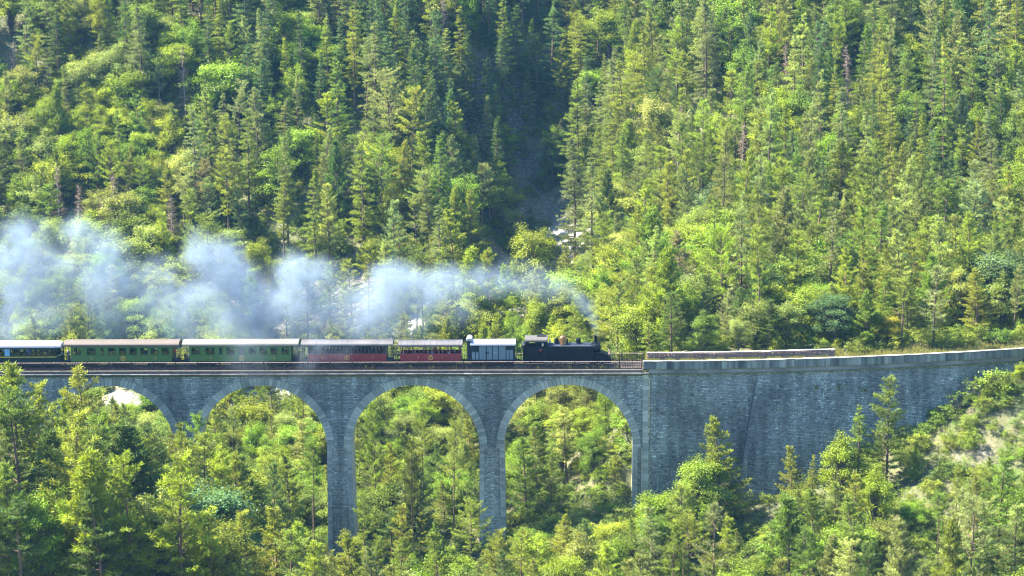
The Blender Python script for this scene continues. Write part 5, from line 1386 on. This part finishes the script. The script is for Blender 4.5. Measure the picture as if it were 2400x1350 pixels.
# --- the locomotive
def loco():
    root = empty('steam_locomotive', (0, 0, 0), label='black steam tank locomotive with brass dome and short chimney pulling the train', cat='locomotive')
    YC = YM; lz = train_z; LN, LF = YM - 1.2, YM + 1.2
    def XL(p, y=None): return X(p, YN if y is None else y)
    xcab0, xcab1 = XL(1232), XL(1283); ztank = lz(812.5); z0 = 0.85
    # side tanks, near and far
    for ya, yb_ in ((LN, LN + 0.5), (LF - 0.5, LF)):
        MB().box(XL(1283) + 0.002, XL(1392), ya, yb_, z0, ztank, b=0.04).obj('side_tank', [M_BLACK], root)
    # cab with openings
    zc = lz(800); m = MB(); op = [(XL(1239), XL(1257), ztank - 0.02, zc - 0.1), (XL(1262), XL(1277), ztank - 0.02, zc - 0.1)]
    for ya, yb_ in ((LN, LN + 0.05), (LF - 0.05, LF)): wall_with_holes(m, xcab0, xcab1, ya, yb_, z0, zc, op)
    m.box(xcab0, xcab0 + 0.05, LN + 0.05, LF - 0.05, z0, zc); m.box(xcab1 - 0.05, xcab1, LN + 0.05, LF - 0.05, z0, zc - 0.5); m.box(xcab0, xcab1, LN + 0.05, LF - 0.05, z0, z0 + 0.05)
    cab = m.obj('cab', [M_BLACK], root)
    rf = link('cab_roof', roof_mesh('cab_roof', xcab0 - 0.1, xcab1 + 0.05, [M_CABROOF], zc + 0.01, 0.5, yn=LN - 0.12, yf=LF + 0.12), root)
    MB().box(XL(1259), XL(1280), YC - 0.45, YC + 0.45, zc + 0.5, zc + 0.6, b=0.02).obj('roof_hatch', [M_DARK], rf)
    # coal bunker, flared at the top
    MB().prism([(LN + 0.05, z0), (LF - 0.05, z0), (LF - 0.05, lz(814)), (LN + 0.05, lz(814))], XL(1225.5), xcab0 - 0.003).prism([(LN, lz(814) + 0.002), (LF, lz(814) + 0.002), (LF, lz(812.6)), (LN, lz(812.6))], XL(1221.5), xcab0 - 0.003).obj('coal_bunker', [M_BLACK], root)
    cl = MB()
    for _ in range(60):
        x = random.uniform(XL(1224), xcab0 - 0.15); y = random.uniform(LN + 0.2, LF - 0.2); s = random.uniform(0.06, 0.13); z = lz(812.6) + random.uniform(-0.02, 0.12) + 0.2 * max(0, (x - XL(1224)))
        cl.box(x - s, x + s, y - s, y + s, z - s, z + s, b=s * 0.4)
    cl.obj('coal', [P('coal', (0.02, 0.018, 0.022), rough=0.35)], root, kind='stuff')
    # boiler, smokebox, chimney, domes
    zb = 2.42; rb = 0.66
    MB().cyl((XL(1283), YC, zb), (XL(1386), YC, zb), rb, n=28).obj('boiler', [M_BOILER], root)
    bands = MB()
    for p in (1300, 1330, 1362): bands.cyl((XL(p), YC, zb), (XL(p) + 0.06, YC, zb), rb + 0.012, n=28)
    bands.obj('boiler_bands', [M_BLACK], root)
    MB().cyl((XL(1386) + 0.003, YC, zb - 0.03), (XL(1405.5), YC, zb - 0.03), rb + 0.05, n=28).lathe([(rb + 0.05, 0), (rb - 0.08, 0.08), (0.3, 0.16), (0.0, 0.18)], (XL(1405.5), YC, zb - 0.03), n=24, axis='x').obj('smokebox', [M_BLACK], root)
    MB().box(XL(1387), XL(1404), YC - 0.45, YC + 0.45, 0.9, zb - 0.5).obj('smokebox_saddle', [M_BLACK], root)
    ztop = zb + rb
    MB().lathe([(0.3, -0.1), (0.24, 0.03), (0.215, 0.2), (0.22, 0.85), (0.29, 0.9), (0.29, 0.97), (0.23, 0.98), (0.2, 0.9)], (XL(1396.5, YC), YC, ztop), n=20).obj('chimney', [M_BLACK], root)
    MB().lathe([(0.56, -0.15), (0.5, 0.02), (0.5, 0.62), (0.45, 0.8), (0.3, 0.93), (0.1, 0.99), (0, 1.0)], (XL(1319.5, YC), YC, ztop), n=24).obj('steam_dome', [M_BRASS], root)
    MB().lathe([(0.38, -0.12), (0.32, 0.03), (0.31, 0.45), (0.24, 0.6), (0.08, 0.67), (0, 0.68)], (XL(1304.5, YC), YC, ztop), n=20).obj('safety_valve_dome', [M_BLACK], root)
    MB().lathe([(0.38, -0.12), (0.32, 0.03), (0.31, 0.45), (0.24, 0.6), (0.08, 0.67), (0, 0.68)], (XL(1355.5, YC), YC, ztop), n=20).obj('sand_dome', [M_BLACK], root)
    MB().lathe([(0.07, 0), (0.07, 0.35), (0.12, 0.4), (0.05, 0.5), (0, 0.55)], (XL(1330, YC), YC, ztop), n=10).obj('whistle', [M_BLACK], root)
    MB().lathe([(0.12, 0), (0.14, 0.2), (0.08, 0.35), (0.05, 0.5), (0, 0.55)], (XL(1289, YC), YC, ztop - 0.02), n=10).obj('turret', [M_STEEL], root)
    t = MB(); t.tube([(XL(1290), LN + 0.02, ztank + 0.1), (XL(1370), LN + 0.02, ztank + 0.1), (XL(1395), LN + 0.35, ztank + 0.16)], 0.022); t.tube([(XL(1370), LN + 0.03, ztank + 0.07), (XL(1394), LN + 0.3, ztank - 0.12)], 0.02)
    for p in (1291, 1318, 1345, 1369): t.cyl((XL(p), LN + 0.02, ztank), (XL(p), LN + 0.02, ztank + 0.1), 0.015, n=5)
    t.obj('hand_rail', [M_STEEL], root)
    # front deck sloping to the buffer beam
    MB().plate([(XL(1394), z0), (XL(1430), z0), (XL(1430), z0 + 0.12), (XL(1424), lz(833)), (XL(1410), lz(828)), (XL(1394), lz(827.5))], LN + 0.15, LF - 0.15).obj('front_deck', [M_BLACK], root)
    bb = MB().box(XL(1430) + 0.002, XL(1432), LN, LF, 0.55, 1.15).obj('buffer_beam', [M_BLACK], root)
    MB().lathe([(0.06, 0), (0.06, 0.3), (0.2, 0.32), (0.2, 0.38), (0, 0.4)], (XL(1432), YC, 0.8), n=14, axis='x').obj('buffer', [M_DARK], bb)
    lm = MB().lathe([(0.09, 0), (0.13, 0.05), (0.13, 0.3), (0.07, 0.38), (0.05, 0.45), (0, 0.47)], n=12).mesh('head_lamp', [P('lamp_copper', (0.4, 0.26, 0.2), rough=0.4, metal=0.4)])
    for y in (LN + 0.35, LF - 0.35): link('head_lamp', lm, root, (XL(1428.5), y, lz(834)))
    MB().lathe([(0.0, 0.0), (0.2, 0.0), (0.2, 0.03), (0, 0.03)], (0, 0, 0), n=16, axis='y').obj('number_plate', [M_PLATE], root, (XL(1267), LN - 0.035, lz(821)))
    MB().lathe([(0.0, 0.0), (0.12, 0.0), (0.15, 0.25), (0.1, 0.4), (0, 0.45)], (0, 0, 0), n=12).obj('cab_lamp', [P('cream_lamp', (0.6, 0.5, 0.35), rough=0.4)], root, (XL(1272), LN + 0.18, ztank + 0.02))
    # frames, running board, cylinders, wheels and rods
    MB().box(XL(1226), XL(1430), YC - 0.42, YC - 0.36, 0.35, z0 - 0.005).box(XL(1226), XL(1430), YC + 0.36, YC + 0.42, 0.35, z0 - 0.005).obj('frames', [M_DARK], root)
    MB().box(XL(1284), XL(1394), LN + 0.02, LF - 0.02, z0 - 0.08, z0 - 0.004).obj('running_board', [M_DARK], root)
    cyl = MB().cyl((XL(1381), LN + 0.22, 0.62), (XL(1398), LN + 0.22, 0.62), 0.27, n=18).cyl((XL(1381), LF - 0.22, 0.62), (XL(1398), LF - 0.22, 0.62), 0.27, n=18)
    cyl.obj('cylinders', [M_BLACK], root)
    def wheel(r, spokes):
        w = MB().lathe([(r * 0.86, -0.05), (r, -0.05), (r, 0.05), (r + 0.03, 0.06), (r + 0.03, 0.08), (r * 0.86, 0.08)], n=28, axis='y', m=1)
        w.lathe([(0, -0.07), (0.12, -0.07), (0.12, 0.08), (0, 0.08)], n=12, axis='y')
        for k in range(spokes):
            a = 2 * math.pi * k / spokes; w.cyl((0.1 * math.cos(a), 0, 0.1 * math.sin(a)), (r * 0.88 * math.cos(a), 0, r * 0.88 * math.sin(a)), 0.03, n=4, cap=False)
        return w.mesh('wheel', [M_DARK, P('tyre_steel', (0.2, 0.2, 0.21), rough=0.35, metal=0.6)])
    wd, wsml = wheel(0.56, 12), wheel(0.34, 9)
    for p, wm, r in ((1284, wd, 0.56), (1317, wd, 0.56), (1350, wd, 0.56), (1412, wsml, 0.34)):
        for y, q in ((YC - 0.53, 1), (YC + 0.53, -1)): o = link('wheel', wm, root, (XL(p), y, r + 0.06)); o.scale = (1, q, 1)
    for y in (YC - 0.66, YC + 0.64):
        MB().box(XL(1283), XL(1351), y, y + 0.03, 0.4, 0.5).box(XL(1317), XL(1384), y - 0.05, y - 0.02, 0.5, 0.58).obj('coupling_rod', [M_STEEL], root)
    return root
loco()

# ------------------------------------------------------------------ people
def person_mesh(pose):
    """one continuous body grown from a skeleton; clothes and skin are material slots by height"""
    if pose == 'sit':
        J = {'pel': (0, 0, 0.5), 'abd': (0, 0, 0.68), 'che': (0, 0, 0.88), 'nec': (0, 0, 1.02), 'hea': (0.01, 0, 1.13), 'top': (0.01, 0, 1.25),
             'sl': (0, 0.17, 0.96), 'el': (0.06, 0.22, 0.7), 'wl': (0.28, 0.16, 0.64), 'sr': (0, -0.17, 0.96), 'er': (0.06, -0.22, 0.7), 'wr': (0.28, -0.16, 0.64),
             'hl': (0.03, 0.09, 0.47), 'kl': (0.42, 0.1, 0.46), 'al': (0.44, 0.1, 0.06), 'fl': (0.58, 0.1, 0.03), 'hr': (0.03, -0.09, 0.47), 'kr': (0.42, -0.1, 0.46), 'ar': (0.44, -0.1, 0.06), 'fr': (0.58, -0.1, 0.03)}
    else:
        J = {'pel': (0, 0, 0.95), 'abd': (0, 0, 1.12), 'che': (0.02, 0, 1.3), 'nec': (0.03, 0, 1.47), 'hea': (0.05, 0, 1.57), 'top': (0.05, 0, 1.7),
             'sl': (0.02, 0.18, 1.4), 'el': (0.1, 0.25, 1.14), 'wl': (0.3, 0.2, 1.05), 'sr': (0.02, -0.18, 1.4), 'er': (0.08, -0.25, 1.13), 'wr': (0.28, -0.2, 1.04),
             'hl': (0, 0.1, 0.88), 'kl': (0.03, 0.1, 0.48), 'al': (0, 0.1, 0.08), 'fl': (0.15, 0.11, 0.03), 'hr': (0, -0.1, 0.88), 'kr': (0.02, -0.1, 0.48), 'ar': (0, -0.1, 0.08), 'fr': (0.15, -0.11, 0.03)}
    rad = {'pel': .14, 'abd': .13, 'che': .15, 'nec': .055, 'hea': .095, 'top': .07, 'sl': .07, 'el': .045, 'wl': .035, 'sr': .07, 'er': .045, 'wr': .035, 'hl': .09, 'kl': .06, 'al': .045, 'fl': .035, 'hr': .09, 'kr': .06, 'ar': .045, 'fr': .035}
    K = list(J); E = [('pel', 'abd'), ('abd', 'che'), ('che', 'nec'), ('nec', 'hea'), ('hea', 'top'), ('che', 'sl'), ('sl', 'el'), ('el', 'wl'), ('che', 'sr'), ('sr', 'er'), ('er', 'wr'), ('pel', 'hl'), ('hl', 'kl'), ('kl', 'al'), ('al', 'fl'), ('pel', 'hr'), ('hr', 'kr'), ('kr', 'ar'), ('ar', 'fr')]
    me = D.meshes.new('b'); me.from_pydata([J[k] for k in K], [(K.index(a), K.index(b)) for a, b in E], [])
    o = D.objects.new('b', me); COL.objects.link(o); o.modifiers.new('s', 'SKIN'); s2 = o.modifiers.new('u', 'SUBSURF'); s2.levels = 1
    if not me.skin_vertices: me.skin_vertices.new()
    for i, k in enumerate(K): me.skin_vertices[0].data[i].radius = (rad[k], rad[k]); me.skin_vertices[0].data[i].use_root = (k == 'pel')
    dg = bpy.context.evaluated_depsgraph_get(); dg.update(); out = D.meshes.new_from_object(o.evaluated_get(dg)); D.objects.remove(o); out.name = 'person'
    neck = J['nec'][2] + 0.02; pel = J['pel'][2] + 0.1; wl = J['wl'][0] - 0.03; wz = J['wl'][2]
    out.materials.clear()
    for m in (M_SHIRT, M_SKIN, M_HAIR, M_TROUSER): out.materials.append(m)
    for f in out.polygons:
        c = f.center; f.use_smooth = True
        if c.z > neck: f.material_index = 2 if (c.z > neck + 0.17 or c.x < J['hea'][0] - 0.03) else 1
        elif c.x > wl and abs(c.z - wz) < 0.08: f.material_index = 1
        elif c.z < pel and abs(c.y) < 0.2 and not (abs(c.y) > 0.17 and c.z > pel - 0.2 and pose != 'sit'): f.material_index = 3
        else: f.material_index = 0
    return out
def objcol(name):
    m, n, l, b = new_mat(name); oi = N(n, 'ShaderNodeObjectInfo'); l.new(oi.outputs['Color'], b.inputs['Base Color']); b.inputs['Roughness'].default_value = 0.8; return m
M_SHIRT = objcol('shirt_cloth'); M_SKIN = P('skin', (0.5, 0.3, 0.22), rough=0.5, var=0.08); M_HAIR = P('hair', (0.04, 0.025, 0.018), rough=0.6); M_TROUSER = P('trouser_cloth', (0.04, 0.05, 0.09), rough=0.8)
SIT, STAND = person_mesh('sit'), person_mesh('stand')
SHIRTS = {'white': (0.7, 0.7, 0.72), 'pale blue': (0.25, 0.4, 0.65), 'blue': (0.04, 0.12, 0.5), 'red': (0.5, 0.04, 0.03), 'orange': (0.6, 0.2, 0.04), 'pink': (0.6, 0.22, 0.26), 'dark blue': (0.02, 0.04, 0.14), 'teal': (0.03, 0.2, 0.25), 'grey': (0.25, 0.25, 0.27)}
def person(pose, px, y, colr, label, face=0.0, z=Z_FLOOR + 0.05):
    o = link('person', SIT if pose == 'sit' else STAND, None, (X(px, y), y, z), label=label, cat='person', group='passengers and crew on the train')
    o.color = (*SHIRTS[colr], 1); o.rotation_euler.z = face; return o
WN = ['first', 'second', 'third', 'fourth', 'fifth', 'sixth', 'seventh', 'eighth', 'ninth']
def win_people(wins, spec, what):
    for wi, colr, f in spec:
        a, b = wins[wi]; person('sit', (a + b) / 2 + random.uniform(-3, 3), YN + 0.42, colr, f'passenger in {colr} shirt seated at the {WN[wi]} window of the {what}', f)
win_people(W1, [(1, 'pale blue', 0), (3, 'red', 3.14), (4, 'orange', 3.14), (5, 'red', 0), (6, 'blue', 0), (7, 'dark blue', 0), (8, 'grey', 3.14)], 'brown roofed green carriage')
win_people(W2, [(0, 'pale blue', 0), (1, 'grey', 3.14), (4, 'red', 3.14), (5, 'white', 0), (6, 'dark blue', 0), (7, 'white', 0), (8, 'pale blue', 3.14)], 'pale roofed green carriage')
person('stand', 159.5, YM - 0.5, 'grey', 'person standing on the left open platform of the brown roofed green carriage', 0.4)
person('stand', 411, YM - 0.5, 'red', 'person in red standing on the right open platform of the brown roofed carriage', 0.4)
person('stand', 68, YN + 0.5, 'blue', 'person in blue standing behind a window of the white roofed railcar', -1.2, z=0.95)
for k, (px, c) in enumerate([(760, 'white'), (771, 'red'), (796, 'pale blue'), (824, 'grey'), (842, 'red'), (868, 'white'), (884, 'dark blue')]):
    person('sit', px, YN + 0.4, c, f'passenger in {c} shirt, {WN[k]} from left in the long dark red carriage', random.choice((0, 3.14)))
for k, (px, c, yy) in enumerate([(946, 'dark blue', 0.5), (972, 'teal', 0.4), (982, 'dark blue', 1.3), (1003, 'grey', 0.4), (1013, 'pale blue', 0.4), (1029, 'pink', 0.4), (1037, 'teal', 0.5), (1053, 'white', 0.4), (1066, 'dark blue', 0.6)]):
    person('sit', px, YN + yy, c, f'passenger in {c} shirt, {WN[k]} from left in the short open red carriage', random.choice((0, 3.14)))
person('stand', 1247, YM - 0.75, 'blue', 'engine driver in blue overalls looking out of the locomotive cab', -1.57, z=0.9)

# ------------------------------------------------------------------ smoke: a density grid grown from puffs
PUFFS = [  # px, py, depth, radius (photo px), strength
    (1397, 782, 2.3, 9, 0.5), (1394, 765, 2.6, 12, 0.45), (1388, 745, 3, 18, 0.3), (1375, 722, 3.5, 27, 0.24), (1355, 700, 4, 36, 0.24), (1320, 678, 4.5, 46, 0.22), (1280, 665, 5, 50, 0.22), (1230, 660, 5, 55, 0.24),
    (1180, 655, 5.5, 55, 0.3), (1125, 660, 6, 56, 0.38), (1060, 665, 6, 62, 0.6), (1000, 690, 6, 68, 0.7), (930, 650, 6, 60, 0.85), (900, 705, 6, 75, 0.95), (855, 730, 6, 66, 0.75), (830, 770, 5, 55, 0.5), (900, 775, 5, 60, 0.4), (980, 765, 5, 55, 0.25),
    (735, 650, 6.5, 62, 0.85), (690, 640, 6.5, 56, 0.75), (710, 710, 6, 75, 1.0), (650, 735, 6, 75, 1.0), (590, 745, 6, 75, 0.95), (760, 755, 5.5, 60, 0.7), (690, 785, 5.5, 60, 0.7), (620, 790, 5.5, 60, 0.6),
    (520, 620, 7, 72, 0.75), (470, 590, 7, 58, 0.65), (560, 670, 7, 64, 0.8), (500, 690, 7, 68, 0.55), (440, 700, 7, 62, 0.4), (530, 760, 6, 65, 0.55), (380, 640, 8, 60, 0.28), (350, 720, 7, 80, 0.3), (440, 780, 6, 60, 0.3),
    (240, 590, 8, 70, 0.55), (180, 540, 8, 50, 0.5), (280, 650, 8, 70, 0.5), (215, 680, 8, 75, 0.45), (150, 620, 8, 60, 0.35), (60, 560, 8, 75, 0.62), (20, 620, 8, 75, 0.62), (90, 620, 8, 62, 0.5), (40, 690, 8, 80, 0.5), (110, 730, 8, 85, 0.4), (20, 770, 8, 70, 0.35), (250, 750, 7, 80, 0.3), (420, 750, 7, 75, 0.3),
    (1080, 730, 5, 55, 0.25), (760, 820, 0.9, 42, 0.24), (600, 815, 0.9, 60, 0.2), (720, 845, 0.2, 40, 0.2), (560, 850, 0.2, 50, 0.12), (800, 835, 0.8, 34, 0.24), (600, 700, 9, 110, 0.22), (480, 720, 9, 110, 0.2), (360, 700, 9, 110, 0.18), (800, 710, 8, 95, 0.3), (960, 700, 8, 90, 0.22), (120, 650, 9, 120, 0.2), (240, 660, 9, 110, 0.18), (700, 900, -1.5, 60, 0.05), (600, 880, -1.2, 60, 0.06)]
def smoke():
    P_ = [(at(a, b, c), r / 17.2, s) for a, b, c, r, s in PUFFS]
    x0, x1, y0, y1, z0, z1 = -84.0, 5.5, -2.2, 14.5, -1.2, 21.0
    me = D.meshes.new('smoke'); o = link('smoke', me, kind='stuff', label='pale grey blue smoke plume trailing back over the train from the chimney', cat='smoke')
    ng = D.node_groups.new('smoke', 'GeometryNodeTree'); ng.interface.new_socket('Geometry', in_out='INPUT', socket_type='NodeSocketGeometry'); ng.interface.new_socket('Geometry', in_out='OUTPUT', socket_type='NodeSocketGeometry')
    n, l = ng.nodes, ng.links; go = n.new('NodeGroupOutput'); pos = n.new('GeometryNodeInputPosition')
    def M(op, a, b=None, c=None):
        x = n.new('ShaderNodeMath'); x.operation = op
        for i, v in enumerate((a, b, c)):
            if v is None: continue
            if isinstance(v, (int, float)): x.inputs[i].default_value = v
            else: l.new(v, x.inputs[i])
        return x.outputs[0]
    def NZ(scale, det, rough, w=0):
        t = n.new('ShaderNodeTexNoise'); t.noise_dimensions = '3D'; t.inputs['Scale'].default_value = scale; t.inputs['Detail'].default_value = det; t.inputs['Roughness'].default_value = rough
        return t
    wn_ = NZ(0.22, 3, 0.5); l.new(pos.outputs[0], wn_.inputs['Vector'])
    sub = n.new('ShaderNodeVectorMath'); sub.operation = 'SUBTRACT'; l.new(wn_.outputs['Color'], sub.inputs[0]); sub.inputs[1].default_value = (0.5, 0.5, 0.5)
    wsc = n.new('ShaderNodeVectorMath'); wsc.operation = 'SCALE'; l.new(sub.outputs[0], wsc.inputs[0]); wsc.inputs['Scale'].default_value = 4.5
    wp = n.new('ShaderNodeVectorMath'); wp.operation = 'ADD'; l.new(pos.outputs[0], wp.inputs[0]); l.new(wsc.outputs[0], wp.inputs[1])
    tot = None
    for k, (p, r, s) in enumerate(P_):
        d = n.new('ShaderNodeVectorMath'); d.operation = 'DISTANCE'
        l.new((pos if k < 4 else wp).outputs[0], d.inputs[0]); d.inputs[1].default_value = tuple(float(v) for v in p)
        f = M('SUBTRACT', 1.0, M('DIVIDE', d.outputs['Value'], r * 1.2)); f = M('MAXIMUM', f, 0.0); f = M('MULTIPLY', M('MULTIPLY', f, f), s * 3.2 / max(0.9, r ** 0.8) * 1.6)
        tot = f if tot is None else M('ADD', tot, f)
    n1 = NZ(0.55, 5, 0.62); l.new(wp.outputs[0], n1.inputs['Vector'])
    k1 = M('MAXIMUM', M('MULTIPLY_ADD', n1.outputs['Fac'], 3.9, -1.2), 0.0)
    dens = M('MULTIPLY', tot, k1)
    vc = n.new('GeometryNodeVolumeCube'); l.new(dens, vc.inputs['Density']); vc.inputs['Min'].default_value = (x0, y0, z0); vc.inputs['Max'].default_value = (x1, y1, z1)
    vx = 0.32
    vc.inputs['Resolution X'].default_value = int((x1 - x0) / vx); vc.inputs['Resolution Y'].default_value = int((y1 - y0) / vx); vc.inputs['Resolution Z'].default_value = int((z1 - z0) / vx)
    sm = n.new('GeometryNodeSetMaterial')
    m, mn, ml, b = new_mat('smoke'); mn.remove(b); pv = mn.new('ShaderNodeVolumePrincipled'); pv.inputs['Color'].default_value = (0.36, 0.46, 0.6, 1); pv.inputs['Density'].default_value = SMOKE_D; pv.inputs['Anisotropy'].default_value = 0.1
    pv.inputs['Density Attribute'].default_value = 'density'
    ml.new(pv.outputs[0], mn['Material Output'].inputs['Volume'])
    sm.inputs['Material'].default_value = m; l.new(vc.outputs[0], sm.inputs[0]); l.new(sm.outputs[0], go.inputs[0])
    md = o.modifiers.new('smoke', 'NODES'); md.node_group = ng; me.materials.append(m)
    return o
SMOKE_D = 0.42
smoke()

# ------------------------------------------------------------------ haze: the air between
HAZE = 0.000055
if HAZE > 0:
    m, mn, ml, b = new_mat('haze'); mn.remove(b); pv = mn.new('ShaderNodeVolumePrincipled'); pv.inputs['Color'].default_value = (0.22, 0.55, 1.0, 1); pv.inputs['Density'].default_value = HAZE; pv.inputs['Anisotropy'].default_value = 0.0
    ml.new(pv.outputs[0], mn['Material Output'].inputs['Volume'])
    zlo = float(GZ.min()) - 3; MB().box(-950, 950, -750, 1150, zlo, max(float(GZ.max()) + 25, 110)).obj('haze', [m], kind='stuff')
